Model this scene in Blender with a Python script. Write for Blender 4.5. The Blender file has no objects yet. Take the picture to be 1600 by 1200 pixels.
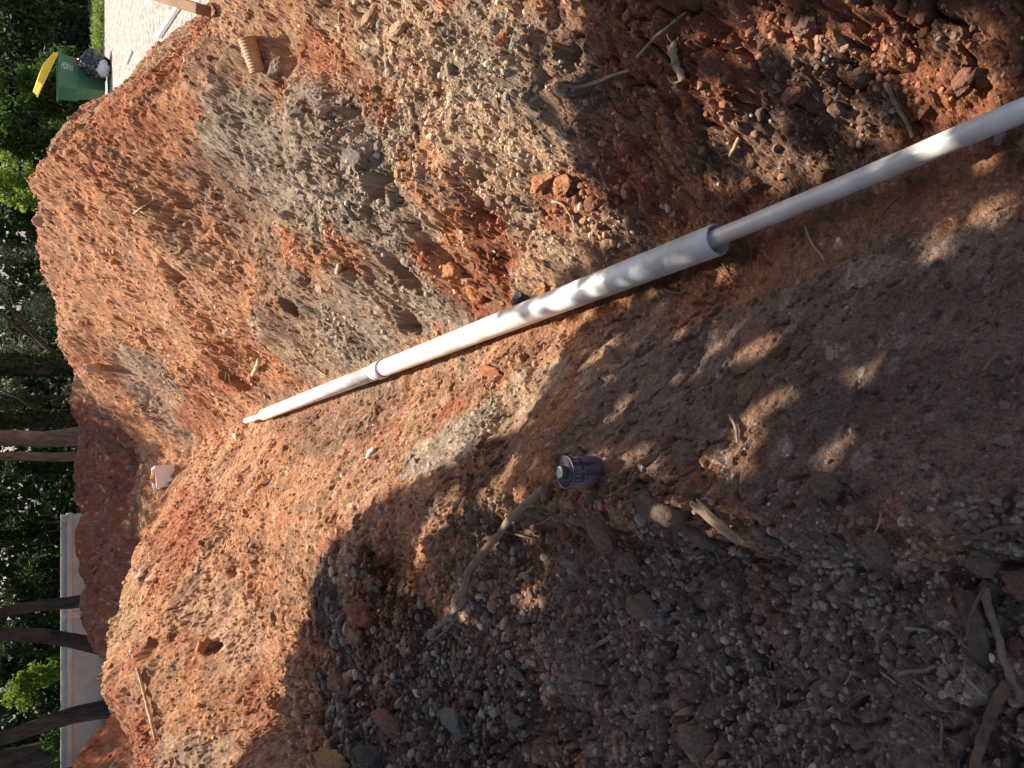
import bpy, math, random
import numpy as np
from mathutils import Vector, Matrix, Quaternion

random.seed(7)
rng = np.random.default_rng(11)
scene = bpy.context.scene
COL = scene.collection
R = math.radians

# ------------------------------------------------------------------ camera, light, exposure
PITCH = R(32.0); CAMZ = 2.10; FPX = 1200.0            # photo is 1600x1200, shot with the phone turned on its side
cF = np.array([0, math.cos(PITCH), -math.sin(PITCH)])  # view direction
cD = np.array([0, -math.sin(PITCH), -math.cos(PITCH)]) # picture right = downwards in the place
cX = np.array([1.0, 0, 0])                             # picture up = to the right in the place
CAM = np.array([0, 0, CAMZ])
cam_d = bpy.data.cameras.new('camera'); cam = bpy.data.objects.new('camera', cam_d); COL.objects.link(cam)
cam_d.sensor_width = 36; cam_d.lens = 36 * FPX / 1600; cam_d.clip_start = 0.05; cam_d.clip_end = 500
m = Matrix(((cD[0], cX[0], -cF[0], 0), (cD[1], cX[1], -cF[1], 0), (cD[2], cX[2], -cF[2], CAMZ), (0, 0, 0, 1)))
cam.matrix_world = m
scene.camera = cam

SUN_AZ, SUN_EL = R(9), R(60)
sunv = np.array([math.sin(SUN_AZ) * math.cos(SUN_EL), math.cos(SUN_AZ) * math.cos(SUN_EL), math.sin(SUN_EL)])
w = bpy.data.worlds.new('World'); scene.world = w; w.use_nodes = True
nt = w.node_tree; bg = nt.nodes['Background']
sky = nt.nodes.new('ShaderNodeTexSky'); sky.sky_type = 'NISHITA'; sky.sun_disc = False
sky.air_density = .7; sky.dust_density = 3.0; sky.ozone_density = .6; sky.sun_elevation = SUN_EL; sky.sun_rotation = SUN_AZ
nt.links.new(sky.outputs[0], bg.inputs[0]); bg.inputs[1].default_value = 0.122
sl = bpy.data.lights.new('sun', 'SUN'); sl.energy = 5.0; sl.angle = R(0.5); sl.color = (1.0, 0.93, 0.82)
so = bpy.data.objects.new('sun', sl); COL.objects.link(so); so.location = (10, 15, 30)
so.rotation_euler = Vector(-sunv).to_track_quat('-Z', 'Y').to_euler()
scene.render.engine = 'CYCLES'
vs = scene.view_settings; vs.view_transform = 'Standard'; vs.look = 'None'; vs.exposure = 0.90; vs.gamma = 1; vs.use_curve_mapping = False

# ------------------------------------------------------------------ noise
def _hash(ix, iy, seed):
    h = (ix.astype(np.uint32) * np.uint32(374761393)) ^ (iy.astype(np.uint32) * np.uint32(668265263)) ^ np.uint32((seed * 2246822519) & 0xffffffff)
    h ^= h >> np.uint32(13); h *= np.uint32(1274126177); h ^= h >> np.uint32(16)
    h *= np.uint32(2246822519); h ^= h >> np.uint32(13)
    return (h & np.uint32(0xffffff)).astype(np.float32) / np.float32(0xffffff)
def vn(x, y, seed):
    ix = np.floor(x); iy = np.floor(y); fx = (x - ix).astype(np.float32); fy = (y - iy).astype(np.float32)
    ix = ix.astype(np.int64); iy = iy.astype(np.int64)
    fx = fx * fx * (3 - 2 * fx); fy = fy * fy * (3 - 2 * fy)
    a = _hash(ix, iy, seed); b = _hash(ix + 1, iy, seed); c = _hash(ix, iy + 1, seed); d = _hash(ix + 1, iy + 1, seed)
    return (a + (b - a) * fx) * (1 - fy) + (c + (d - c) * fx) * fy - 0.5
def fbm(x, y, s, octs, seed, gain=.5):
    out = 0; a = 1.0; f = 1.0 / s; ca, sa = .8, .6
    for o in range(octs):
        out = out + a * vn(x * f + 17.3 * o, y * f - 9.1 * o, seed + o); a *= gain; f *= 2.03
        x, y = x * ca - y * sa, x * sa + y * ca
    return out
def domes(x, y, cell, seed, prob, rmin, rmax, flat=.8):
    """embedded lumps: height of the tallest dome over each point, and that dome's random number"""
    gx = x / cell; gy = y / cell
    ix = np.floor(gx).astype(np.int64); iy = np.floor(gy).astype(np.int64)
    best = np.zeros_like(gx, dtype=np.float32); bid = np.zeros_like(best)
    for dx in (-1, 0, 1):
        for dy in (-1, 0, 1):
            cx = ix + dx; cy = iy + dy
            p = _hash(cx, cy, seed)
            r = rmin + (rmax - rmin) * _hash(cx, cy, seed + 1) ** 2
            ax = .65 + .7 * _hash(cx, cy, seed + 4)
            ddx = (gx - (cx + _hash(cx, cy, seed + 2))); ddy = (gy - (cy + _hash(cx, cy, seed + 3)))
            d2 = (ddx * ax) ** 2 + (ddy / ax) ** 2
            t1 = (_hash(cx, cy, seed + 6) - .5) * 1.5; t2 = (_hash(cx, cy, seed + 7) - .5) * 1.5
            hd = np.sqrt(np.maximum(0, r * r - d2)) * 1.25; hp = r * .62 + t1 * ddx + t2 * ddy; hq = r * .62 - t2 * ddx * 1.1 + t1 * ddy * 1.1
            h = np.where(p < prob, np.maximum(0, np.minimum(np.minimum(hd, hp), hq)) * flat, 0)
            k = h > best
            best = np.where(k, h, best); bid = np.where(k, _hash(cx, cy, seed + 5), bid)
    return best * cell, bid
def sstep(a, b, x):
    t = np.clip((x - a) / (b - a), 0, 1); return t * t * (3 - 2 * t)
def smax(a, b, k):
    h = np.clip(.5 + .5 * (a - b) / k, 0, 1); return b + (a - b) * h + k * h * (1 - h)
def smin(a, b, k): return -smax(-a, -b, k)

# ------------------------------------------------------------------ pixel helpers
def ray(px, py):
    d = cF + cD * ((px - 800) / FPX) + cX * ((600 - py) / FPX); return d
def on_plane(px, py, z):
    d = ray(px, py); t = (z - CAMZ) / d[2]; return CAM + d * t
def depth(p): return float(np.dot(np.asarray(p, float) - CAM, cF))

# ------------------------------------------------------------------ trench line
PZ = 0.060
P_mouth = on_plane(1122, 374, PZ); P_far = on_plane(412, 648, PZ)
tdir = (P_far - P_mouth); tdir /= np.linalg.norm(tdir)
def xc(y): return P_mouth[0] + (y - P_mouth[1]) * tdir[0] / tdir[1]

# ------------------------------------------------------------------ terrain
GZ = .50
def ridge(pts, n=16):
    out = []
    for a, b in zip(pts[:-1], pts[1:]):
        for k in range(n): out.append([a[i] + (b[i] - a[i]) * k / n for i in range(len(a))])
    out.append(list(pts[-1])); return np.array(out)
RIDGES = [  # x, y, z, slope
    ridge([(3.3, .0, 1.20, .62), (3.0, 3.2, 1.22, .62), (2.7, 5.4, 1.0, .62), (2.47, 6.3, 1.17, .66), (2.3, 7.2, 1.40, .74), (2.1, 8.1, 1.82, .78), (1.9, 9.2, 2.42, .78), (1.6, 9.9, 2.50, .78)], 6),
    ridge([(1.38, 11.1, 2.48, .78), (1.15, 12.2, 2.66, .80), (.82, 13.4, 2.1, .74), (.45, 14.8, 1.42, .65), (-.2, 17.2, 1.36, .6), (-1.0, 18.4, 1.38, .55)], 6),
    ridge([(-1.0, 18.4, 1.36, .5), (-2.6, 17.6, 1.32, .5), (-4.1, 16.7, 1.38, .6), (-4.6, 16.5, 1.25, .9)], 6),
    ridge([(-1.70, 11.4, 1.46, .70), (-1.95, 10.6, 1.66, .66), (-2.4, 9.6, 1.74, .66), (-2.8, 8.4, 1.60, .64), (-3.1, 7.6, 1.42, .6), (-3.5, 6.5, 1.20, .6), (-4.1, 5.6, .95, .6)], 6),
    ridge([(-4.75, 10.8, 1.75, .95), (-5.4, 10.3, 2.05, .9), (-6.4, 9.6, 1.9, .8)], 6),
]
def near_seg(x, y, pts):
    """distance to an open polyline and signed side"""
    best = np.full(x.shape, 1e9, np.float32); side = np.zeros(x.shape, np.float32); along = np.zeros(x.shape, np.float32)
    L = 0
    for a, b in zip(pts[:-1], pts[1:]):
        dx, dy = b[0] - a[0], b[1] - a[1]; l = math.hypot(dx, dy)
        t = np.clip(((x - a[0]) * dx + (y - a[1]) * dy) / (l * l), 0, 1)
        ex = x - (a[0] + t * dx); ey = y - (a[1] + t * dy); d = np.sqrt(ex * ex + ey * ey)
        k = d < best
        best = np.where(k, d, best); side = np.where(k, np.sign(dx * (y - a[1]) - dy * (x - a[0])), side); along = np.where(k, L + t * l, along); L += l
    return best, side, along
LEDGES = []      # (world polyline, rise, width) filled in below, once the plain slopes can be hit by rays

def base(x, y):
    wx = x + .30 * fbm(x, y, 1.3, 3, 3) + .08 * fbm(x, y, .3, 2, 8); wy = y + .30 * fbm(x, y, 1.3, 3, 5) + .08 * fbm(x, y, .3, 2, 9)
    s = x - xc(y)
    z = GZ + .07 * fbm(x, y, 1.6, 3, 21) + 0 * x
    z = z - .16 * sstep(3.0, 4.0, x) * sstep(5.5, 7.5, y)
    for rd in RIDGES:
        zz = np.full(x.shape, -9., np.float32)
        for (rx, ry, rz, sl_) in rd:
            dd = np.sqrt((wx - rx) ** 2 + (wy - ry) ** 2 + .02)
            zz = np.maximum(zz, rz + .05 - sl_ * dd)
        z = smax(z, zz, .10)
    back = .42 + (3.83 + .2 * fbm(x, y, .8, 3, 35) - x) * 1.15 + 4 * sstep(6.0, 4.6, y) + 4 * sstep(15, 17, y); z = smin(z, np.maximum(back, .34), .12)
    # trench cut
    sw = s + .10 * fbm(x, y, .7, 3, 31)
    left = .62 * (-sw - .13); right = .80 * (sw - .14)
    cut = np.maximum(left, right); cut = smax(cut, -.03 + 0 * x, .08)
    end = sstep(14.5, 12.5, y)
    z = np.where(end > 0, z * (1 - end) + smin(z, cut, .12) * end, z)
    # heaped lip on the near left bank, dropping to the gravel
    f = sstep(3.1, 2.3, y)
    lipc = -.93 - .06 * fbm(x, y, .5, 2, 41)
    e = (s - lipc)
    z = z + f * .11 * sstep(-.09, .05, e) * sstep(.75, .1, e) - f * .05 * sstep(-.02, -.12, e)
    z = z + .34 * fbm(x, y, 1.0, 3, 37) * sstep(13.0, 15.0, y) * sstep(3.0, 2.0, x)
    return z

def height(x, y, fine=True):
    x = np.asarray(x, np.float32); y = np.asarray(y, np.float32)
    z = base(x, y)
    for pts, rise, width, fall in LEDGES:
        d, sd, al = near_seg(x + .07 * fbm(x, y, .35, 3, 71), y + .07 * fbm(x, y, .35, 3, 72), pts)
        L = sum(math.hypot(b[0] - a[0], b[1] - a[1]) for a, b in zip(pts[:-1], pts[1:]))
        endf = sstep(0, .3, al) * sstep(L, L - .3, al)
        q = d * sd      # >0 = left of the drawn direction = raised side
        z = z + rise * endf * np.clip(.55 + 1.6 * fbm(x, y, .6, 2, 75), 0, 1.5) * sstep(-width, width * .3, q) * sstep(fall, 0, q) 
    for (cx_, cy_, r_, dp_) in PITS:
        near = (np.abs(x - cx_) < r_ * 2.2) & (np.abs(y - cy_) < r_ * 2.8)
        if not near.any(): continue
        xx, yy = x[near], y[near]; dq = np.sqrt((xx - cx_) ** 2 + ((yy - cy_) / 1.25) ** 2) / r_ + .55 * fbm(xx, yy, r_ * .9, 3, 91)
        z[near] = z[near] - dp_ * sstep(1.0, .55, dq)
    s = x - xc(y)
    near_pipe = sstep(.07, .22, np.abs(s)) * sstep(0, .3, y) * 1.0
    near_pipe = np.where(y > 9.2, 1, near_pipe)
    soft = soft_mask(x, y)
    z = z + ((.10 + .07 * sstep(.2, .6, s)) * fbm(x, y, .55, 4, 51, .55)) * (.35 + .65 * near_pipe) * (1 - .55 * soft)
    cl = np.clip(fbm(x, y, .5, 3, 61) * 2.2 + .5, 0, 1)       # where clods gather
    rid = 0; amp = near_pipe * (1 - .68 * soft)
    d1, i1 = domes(x, y, .16, 101, .40, .12, .46, .85)
    d2, i2 = domes(x, y, .062, 111, .62, .14, .52, .95)
    d3, i3 = domes(x, y, .027, 121, .8, .16, .55, 1.0)
    z = z + amp * (d1 * (.15 + 1.15 * cl) + d2 * (.32 + .95 * cl)) + (.35 + .65 * amp) * d3 * 1.35
    rb = sstep(.13, .30, s) * sstep(3.1, 2.3, y) * (1 - sstep(4.2, 4.8, y)); d4, i4 = domes(x, y, .075, 151, .85, .22, .62, 1.15); z = z + rb * d4 * np.clip(.8 + 1.2 * fbm(x, y, .3, 2, 155), .2, 1.3)
    pit = np.abs(fbm(x, y, .10, 3, 141, .6)); z = z - (.040 + .02 * rb) * sstep(.16, .0, pit) * (.25 + .75 * cl) * amp
    z = z + .022 * fbm(x, y, .05, 4, 131, .75) * (1 - .35 * soft)
    pipecap = np.where((np.abs(s) < .10) & (y < 9.3), np.where(np.abs(s) < .066, -.005, (np.abs(s) - .066) * 2.0), 9)
    z = np.minimum(z, pipecap)
    return (z, i1 * (d1 > .004), i2 * (d2 > .003), i3 * (d3 > .001)) if fine else z
PITS = []
SOFT = []
def soft_mask(x, y):
    m_ = np.zeros(np.shape(x), np.float32)
    for (cx_, cy_, r_) in SOFT:
        wt_ = .55 if cy_ > 3.0 else 1.0
        d = np.sqrt((x - cx_) ** 2 + (y - cy_) ** 2) / r_
        m_ = np.maximum(m_, wt_ * sstep(1.15, .6, d + .5 * fbm(x, y, .4, 2, 81)))
    return m_

def at(px, py, tmax=40):
    d = ray(px, py); t = .6 + (tmax - .6) * (np.linspace(0, 1, 1500) ** 2)
    P = CAM[None] + d[None] * t[:, None]
    h = height(P[:, 0], P[:, 1], False)
    k = np.argmax(P[:, 2] < h)
    if P[k, 2] >= h[k]: return on_plane(px, py, GZ)
    a, b = P[max(k - 1, 0)], P[k]; ga = a[2] - h[max(k - 1, 0)]; gb = b[2] - h[k]
    f = ga / (ga - gb + 1e-9); return a + (b - a) * f

# ledges and soft slopes, drawn where the photograph shows them
_led = [([(705, 490), (690, 400), (620, 300), (545, 190), (470, 70)], -.15, .10, .9),
        ([(300, 480), (340, 560), (375, 610)], -.24, .05, .6),
        ([(330, 560), (440, 520), (500, 560)], -.10, .05, .5),
        ([(150, 470), (200, 520), (240, 600)], -.14, .06, .6)]
_tmp = [([tuple(at(*p)[:2]) for p in pts], r_, w_, f_) for pts, r_, w_, f_ in _led]
_soft = [(p, r) for p, r in (((560, 730), .7), ((470, 800), 1.0), ((660, 680), .5), ((1250, 480), .34), ((1400, 430), .34), ((1350, 620), .36), ((1480, 520), .34), ((1500, 680), .34), ((1150, 560), .3), ((960, 600), .3), ((840, 640), .35), ((1030, 620), .26))]
_softw = [(at(*p)[0], at(*p)[1], r) for p, r in _soft]
LEDGES = [(p, -r_, w_, f_) for p, r_, w_, f_ in _tmp]
SOFT = _softw
_pw = [(at(px_, py_), r_) for px_, py_, r_ in ((592, 285, 34), (618, 420, 30), (640, 505, 22), (570, 330, 16), (345, 585, 30), (270, 425, 20), (205, 515, 22), (445, 480, 18), (480, 255, 14), (128, 330, 14), (362, 893, 9), (330, 1012, 12), (205, 985, 16), (225, 905, 15), (300, 838, 10), (425, 970, 16), (470, 905, 14), (222, 1015, 16), (800, 75, 20), (890, 85, 18), (740, 270, 16), (690, 145, 14), (755, 330, 18), (560, 205, 14))]
PITS = [(p[0], p[1], r_ * depth(p) / FPX, 1.5 * r_ * depth(p) / FPX) for p, r_ in _pw]

# ------------------------------------------------------------------ soil colours (by place, with deeper shade painted in at the lower left)
C_OR = np.array([.50, .232, .112]); C_RED = np.array([.41, .145, .070]); C_BR = np.array([.28, .17, .11])
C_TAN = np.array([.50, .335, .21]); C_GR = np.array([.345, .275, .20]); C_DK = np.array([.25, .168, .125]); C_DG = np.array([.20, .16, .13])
ZONES = [  # (pixel polyline, radius px, colour, strength)
    ([(330, 130), (400, 180)], 70, C_BR, .6), ([(380, 260), (500, 240), (600, 330), (660, 430)], 110, C_GR, .9), ([(600, 560), (520, 520), (640, 480)], 60, C_GR, .7), ([(480, 470), (600, 560), (430, 540)], 60, C_GR, .6),
    ([(350, 300), (420, 400), (420, 480)], 60, C_BR, .7), ([(560, 60), (640, 250), (700, 400)], 38, C_TAN, .8),
    ([(600, 40), (750, 150), (830, 260)], 110, C_TAN, .85), ([(700, 60), (850, 120)], 70, C_GR, .5), ([(480, 60), (600, 170)], 28, C_RED, .7),
    ([(700, 430), (760, 470), (760, 380)], 50, C_RED, .9), ([(880, 330), (960, 330), (1000, 280)], 50, C_RED, .8), ([(640, 250), (690, 340), (720, 440)], 28, C_OR, .9),
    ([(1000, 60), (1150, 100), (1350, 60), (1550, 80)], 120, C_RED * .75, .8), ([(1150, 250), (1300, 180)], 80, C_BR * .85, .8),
    ([(1000, 380), (900, 420), (820, 460)], 40, C_TAN, .6),
    ([(800, 620), (860, 600), (740, 680)], 42, C_TAN * 1.05, .85), ([(640, 720), (760, 660)], 32, np.array([.42, .37, .29]), .62), ([(720, 630), (700, 640)], 18, C_RED * 1.1, .9),
    ([(600, 640), (500, 660), (430, 640)], 45, C_BR, .65), ([(960, 560), (1000, 500)], 60, C_TAN * .85, .6),
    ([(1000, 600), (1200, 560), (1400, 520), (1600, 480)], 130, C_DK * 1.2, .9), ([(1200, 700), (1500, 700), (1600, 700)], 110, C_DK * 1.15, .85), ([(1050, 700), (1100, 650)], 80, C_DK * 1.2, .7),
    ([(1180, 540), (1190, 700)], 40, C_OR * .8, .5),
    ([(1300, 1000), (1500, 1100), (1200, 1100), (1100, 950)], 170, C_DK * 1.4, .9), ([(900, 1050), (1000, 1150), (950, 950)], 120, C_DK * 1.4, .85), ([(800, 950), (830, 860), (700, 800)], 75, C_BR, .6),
    ([(510, 980), (540, 1030), (500, 900)], 45, C_DG * .55, .9), ([(600, 930), (640, 1000), (560, 1100)], 80, C_RED * .32, .9), ([(520, 1100), (560, 1180), (650, 1180)], 80, C_DK * .55, .9), ([(650, 1120), (750, 1150), (800, 1100)], 80, C_DK * .6, .9), ([(680, 1020), (760, 1000)], 50, C_DK * .7, .8),  # red and grey-brown soils, darkened in colour to imitate the deeper shade
    ([(250, 830), (270, 800), (300, 850)], 45, C_RED, .8), ([(180, 920), (190, 1000)], 35, np.array([.47, .30, .15]), .8), ([(180, 1100), (230, 1190), (200, 1150)], 35, C_RED, .85), ([(260, 1180), (330, 1190)], 30, C_GR * 1.2, .4),
    ([(330, 950), (400, 1000)], 50, C_TAN, .5), ([(230, 620), (260, 640)], 40, C_GR, .6), ([(290, 660), (330, 640)], 25, C_RED * .8, .7), ([(260, 590), (200, 560)], 30, C_GR * .9, .7), ([(340, 600), (330, 560)], 25, C_RED, .7),
    ([(220, 160), (280, 90), (160, 170)], 60, C_RED * 1.1, .75), ([(150, 300), (160, 400), (120, 480)], 70, C_OR * 1.05, .6),
    ([(150, 720), (150, 800), (150, 900)], 110, C_RED * .8, .85), ([(200, 700), (190, 760)], 40, C_RED * .75, .8), ([(130, 1180), (150, 1150)], 70, C_RED * .8, .9),
]
ZW = []
for pts, r_, c_, st in ZONES:
    W = [at(*p) for p in pts]; zc_ = np.mean([depth(p) for p in W])
    ZW.append(([tuple(p[:2]) for p in W], r_ * zc_ / FPX * 1.15, c_, st))
def soil_colour(x, y, ids=None):
    n1 = fbm(x, y, 1.1, 4, 201); n2 = fbm(x, y, .35, 4, 211); n3 = fbm(x, y, .11, 3, 221)
    f = np.clip(n1 * 1.2 + .45, 0, 1)[..., None]
    c = C_OR * (1 - f) + (C_TAN * .45 + C_OR * .55) * f
    red = sstep(.12, .42, n2)[..., None] * .6; c = c * (1 - red) + C_RED * red
    ww = n2 * .9 + n3 * .5
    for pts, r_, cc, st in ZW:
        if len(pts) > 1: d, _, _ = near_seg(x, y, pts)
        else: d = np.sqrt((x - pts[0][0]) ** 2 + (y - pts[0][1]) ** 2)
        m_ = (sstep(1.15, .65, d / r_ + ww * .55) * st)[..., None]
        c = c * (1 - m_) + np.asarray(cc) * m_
    br = sstep(.15, .5, fbm(x, y, .22, 3, 231))[..., None] * .6; c = c * (1 - br) + C_BR * br
    if ids is not None:
        i1, i2, i3 = ids
        for iid, amt in ((i1, .30), (i2, .42), (i3, .40)):
            k = np.where(iid > 0, (iid - .5) * 2 * amt, 0)[..., None]
            c = c * (1 + k)
            pale = np.where((iid > .86), .35, 0)[..., None]; c = c * (1 - pale) + np.array([.42, .34, .27]) * c.mean(-1, keepdims=True) / .24 * pale
    lum = c @ np.array([.3, .59, .11]); c = lum[..., None] * .06 + c * .94
    return np.clip(c * (1 + .38 * n3[..., None]), .01, .8)

# ------------------------------------------------------------------ object helpers
def link(o, parent=None):
    COL.objects.link(o)
    if parent is not None: o.parent = parent
    return o
def tag(o, label=None, cat=None, group=None, kind=None):
    if label: o['label'] = label
    if cat: o['category'] = cat
    if group: o['group'] = group
    if kind: o['kind'] = kind
    return o
def empty(name, loc, label, cat, group=None):
    o = bpy.data.objects.new(name, None); o.location = loc; o.empty_display_size = .1; link(o); return tag(o, label, cat, group)
def mesh_np(name, V, F, mat=None, smooth=True, col=None):
    """V (n,3), F (m,3) or (m,4) arrays"""
    V = np.asarray(V, np.float32); F = np.asarray(F, np.int32); me = bpy.data.meshes.new(name)
    n, k = F.shape
    me.vertices.add(len(V)); me.vertices.foreach_set('co', V.ravel())
    me.loops.add(n * k); me.loops.foreach_set('vertex_index', F.ravel())
    me.polygons.add(n); me.polygons.foreach_set('loop_start', np.arange(0, n * k, k, dtype=np.int32))
    try: me.polygons.foreach_set('loop_total', np.full(n, k, np.int32))
    except Exception: pass
    me.polygons.foreach_set('use_smooth', np.full(n, smooth, bool))
    me.update(calc_edges=True)
    if col is not None:
        a = me.color_attributes.new('soil', 'FLOAT_COLOR', 'POINT')
        c4 = np.ones((len(V), 4), np.float32); c4[:, :3] = col; a.data.foreach_set('color', c4.ravel())
    if mat: me.materials.append(mat)
    return me
class MB:
    def __init__(s): s.v = []; s.f = []
    def add(s, V, F):
        b = len(s.v); s.v += [tuple(p) for p in V]; s.f += [tuple(i + b for i in f) for f in F]; return s
    def box(s, c, size, M=None):
        V = [Vector((c[0] + sx * size[0] / 2, c[1] + sy * size[1] / 2, c[2] + sz * size[2] / 2)) for sx in (-1, 1) for sy in (-1, 1) for sz in (-1, 1)]
        if M: V = [M @ p for p in V]
        return s.add(V, [(0, 1, 3, 2), (4, 6, 7, 5), (0, 4, 5, 1), (2, 3, 7, 6), (0, 2, 6, 4), (1, 5, 7, 3)])
    def tube(s, pts, radii, sides=10, caps=True, wob=0, seed=0):
        rr = random.Random(seed); P = [Vector(p) for p in pts]; n = len(P); rings = []; up = None
        for i in range(n):
            t = (P[min(i + 1, n - 1)] - P[max(i - 1, 0)]).normalized()
            if up is None:
                up = Vector((0, 0, 1)) if abs(t.z) < .9 else Vector((1, 0, 0))
            a = (up - t * up.dot(t)).normalized(); up = a; b = t.cross(a)
            rg = []
            for k in range(sides):
                an = 2 * math.pi * k / sides; q = radii[i] * (1 + wob * (rr.random() - .5) * 2)
                rg.append(P[i] + a * math.cos(an) * q + b * math.sin(an) * q)
            rings.append(rg)
        V = [p for rg in rings for p in rg]; F = []
        for i in range(n - 1):
            for k in range(sides):
                k2 = (k + 1) % sides; F.append((i * sides + k, i * sides + k2, (i + 1) * sides + k2, (i + 1) * sides + k))
        if caps: F += [tuple(range(sides))[::-1], tuple((n - 1) * sides + k for k in range(sides))]
        return s.add(V, F)
    def lathe(s, prof, sides=32, M=None, close=False):
        V = []; F = []
        for r, z in prof:
            for k in range(sides):
                an = 2 * math.pi * k / sides; p = Vector((r * math.cos(an), r * math.sin(an), z)); V.append(M @ p if M else p)
        n = len(prof)
        for i in range(n - 1 + (1 if close else 0)):
            j = (i + 1) % n
            for k in range(sides):
                k2 = (k + 1) % sides; F.append((i * sides + k, i * sides + k2, j * sides + k2, j * sides + k))
        if not close:
            if prof[0][0] > 1e-5: F.append(tuple(range(sides))[::-1])
            if prof[-1][0] > 1e-5: F.append(tuple((n - 1) * sides + k for k in range(sides)))
        return s.add(V, F)
    def build(s, name, mat, parent=None, smooth=True, bevel=0):
        me = bpy.data.meshes.new(name); me.from_pydata(s.v, [], s.f)
        me.polygons.foreach_set('use_smooth', [smooth] * len(s.f)); me.update()
        if mat: me.materials.append(mat)
        o = bpy.data.objects.new(name, me); link(o, parent)
        if bevel:
            b = o.modifiers.new('bevel', 'BEVEL'); b.width = bevel; b.segments = 2; b.limit_method = 'ANGLE'
        return o

# ------------------------------------------------------------------ materials
MATS = {}
def mat(name, colour=(.5, .5, .5), rough=.9, spec=.3, attr=False, nscale=30, namt=.25, bscale=120, bump=.3, bdist=.01, sheen=0, col2=None, randomise=0, coat=0, stretch=None, detail=6):
    if name in MATS: return MATS[name]
    m_ = bpy.data.materials.new(name); m_.use_nodes = True; N = m_.node_tree.nodes; L = m_.node_tree.links; b = N['Principled BSDF']
    b.inputs['Roughness'].default_value = rough; b.inputs['Specular IOR Level'].default_value = spec
    tc = N.new('ShaderNodeTexCoord'); src = tc.outputs['Object']
    if stretch:
        mp = N.new('ShaderNodeMapping'); mp.inputs['Scale'].default_value = stretch; L.new(src, mp.inputs[0]); src = mp.outputs[0]
    nz = N.new('ShaderNodeTexNoise'); nz.inputs['Scale'].default_value = nscale; nz.inputs['Detail'].default_value = detail; nz.inputs['Roughness'].default_value = .62; L.new(src, nz.inputs['Vector'])
    mr = N.new('ShaderNodeMapRange'); mr.inputs[1].default_value = .3; mr.inputs[2].default_value = .7; mr.inputs[3].default_value = 1 - namt; mr.inputs[4].default_value = 1 + namt; L.new(nz.outputs[0], mr.inputs[0])
    if attr:
        ca = N.new('ShaderNodeVertexColor'); ca.layer_name = 'soil'; cs = ca.outputs[0]
    elif col2 is not None:
        mx = N.new('ShaderNodeMix'); mx.data_type = 'RGBA'; mx.inputs[6].default_value = (*colour, 1); mx.inputs[7].default_value = (*col2, 1)
        n2 = N.new('ShaderNodeTexNoise'); n2.inputs['Scale'].default_value = nscale * .23; n2.inputs['Detail'].default_value = 5; L.new(src, n2.inputs['Vector'])
        r2 = N.new('ShaderNodeMapRange'); r2.inputs[1].default_value = .42; r2.inputs[2].default_value = .6; L.new(n2.outputs[0], r2.inputs[0]); L.new(r2.outputs[0], mx.inputs[0]); cs = mx.outputs[2]
    else:
        rg = N.new('ShaderNodeRGB'); rg.outputs[0].default_value = (*colour, 1); cs = rg.outputs[0]
    mu = N.new('ShaderNodeVectorMath'); mu.operation = 'SCALE'; L.new(cs, mu.inputs[0]); L.new(mr.outputs[0], mu.inputs['Scale']); out = mu.outputs[0]
    if randomise:
        oi = N.new('ShaderNodeObjectInfo'); r3 = N.new('ShaderNodeMapRange'); r3.inputs[3].default_value = 1 - randomise; r3.inputs[4].default_value = 1 + randomise; L.new(oi.outputs['Random'], r3.inputs[0])
        m2 = N.new('ShaderNodeVectorMath'); m2.operation = 'SCALE'; L.new(out, m2.inputs[0]); L.new(r3.outputs[0], m2.inputs['Scale']); out = m2.outputs[0]
    L.new(out, b.inputs['Base Color'])
    if bump:
        nb = N.new('ShaderNodeTexNoise'); nb.inputs['Scale'].default_value = bscale; nb.inputs['Detail'].default_value = 7; nb.inputs['Roughness'].default_value = .7; L.new(src, nb.inputs['Vector'])
        bp = N.new('ShaderNodeBump'); bp.inputs['Strength'].default_value = bump; bp.inputs['Distance'].default_value = bdist; L.new(nb.outputs[0], bp.inputs['Height']); L.new(bp.outputs[0], b.inputs['Normal'])
    if coat: b.inputs['Coat Weight'].default_value = coat
    MATS[name] = m_; return m_
def leaf_mat(name, c1, c2, trans=.45, rough=.55):
    m_ = bpy.data.materials.new(name); m_.use_nodes = True; N = m_.node_tree.nodes; L = m_.node_tree.links; b = N['Principled BSDF']; out = N['Material Output']
    g = N.new('ShaderNodeNewGeometry'); mx = N.new('ShaderNodeMix'); mx.data_type = 'RGBA'; mx.inputs[6].default_value = (*c1, 1); mx.inputs[7].default_value = (*c2, 1)
    L.new(g.outputs['Random Per Island'], mx.inputs[0]); L.new(mx.outputs[2], b.inputs['Base Color']); b.inputs['Roughness'].default_value = rough; b.inputs['Specular IOR Level'].default_value = .35
    tr = N.new('ShaderNodeBsdfTranslucent'); L.new(mx.outputs[2], tr.inputs[0]); ms = N.new('ShaderNodeMixShader'); ms.inputs[0].default_value = trans
    L.new(b.outputs[0], ms.inputs[1]); L.new(tr.outputs[0], ms.inputs[2]); L.new(ms.outputs[0], out.inputs[0]); return m_
M_SOIL = mat('soil', attr=True, rough=1, spec=.05, nscale=120, namt=.42, bscale=150, bump=.9, bdist=.02)
M_STONE = mat('loose_stone', attr=True, rough=.95, spec=.1, nscale=90, namt=.22, bscale=260, bump=.35, bdist=.006)

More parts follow.
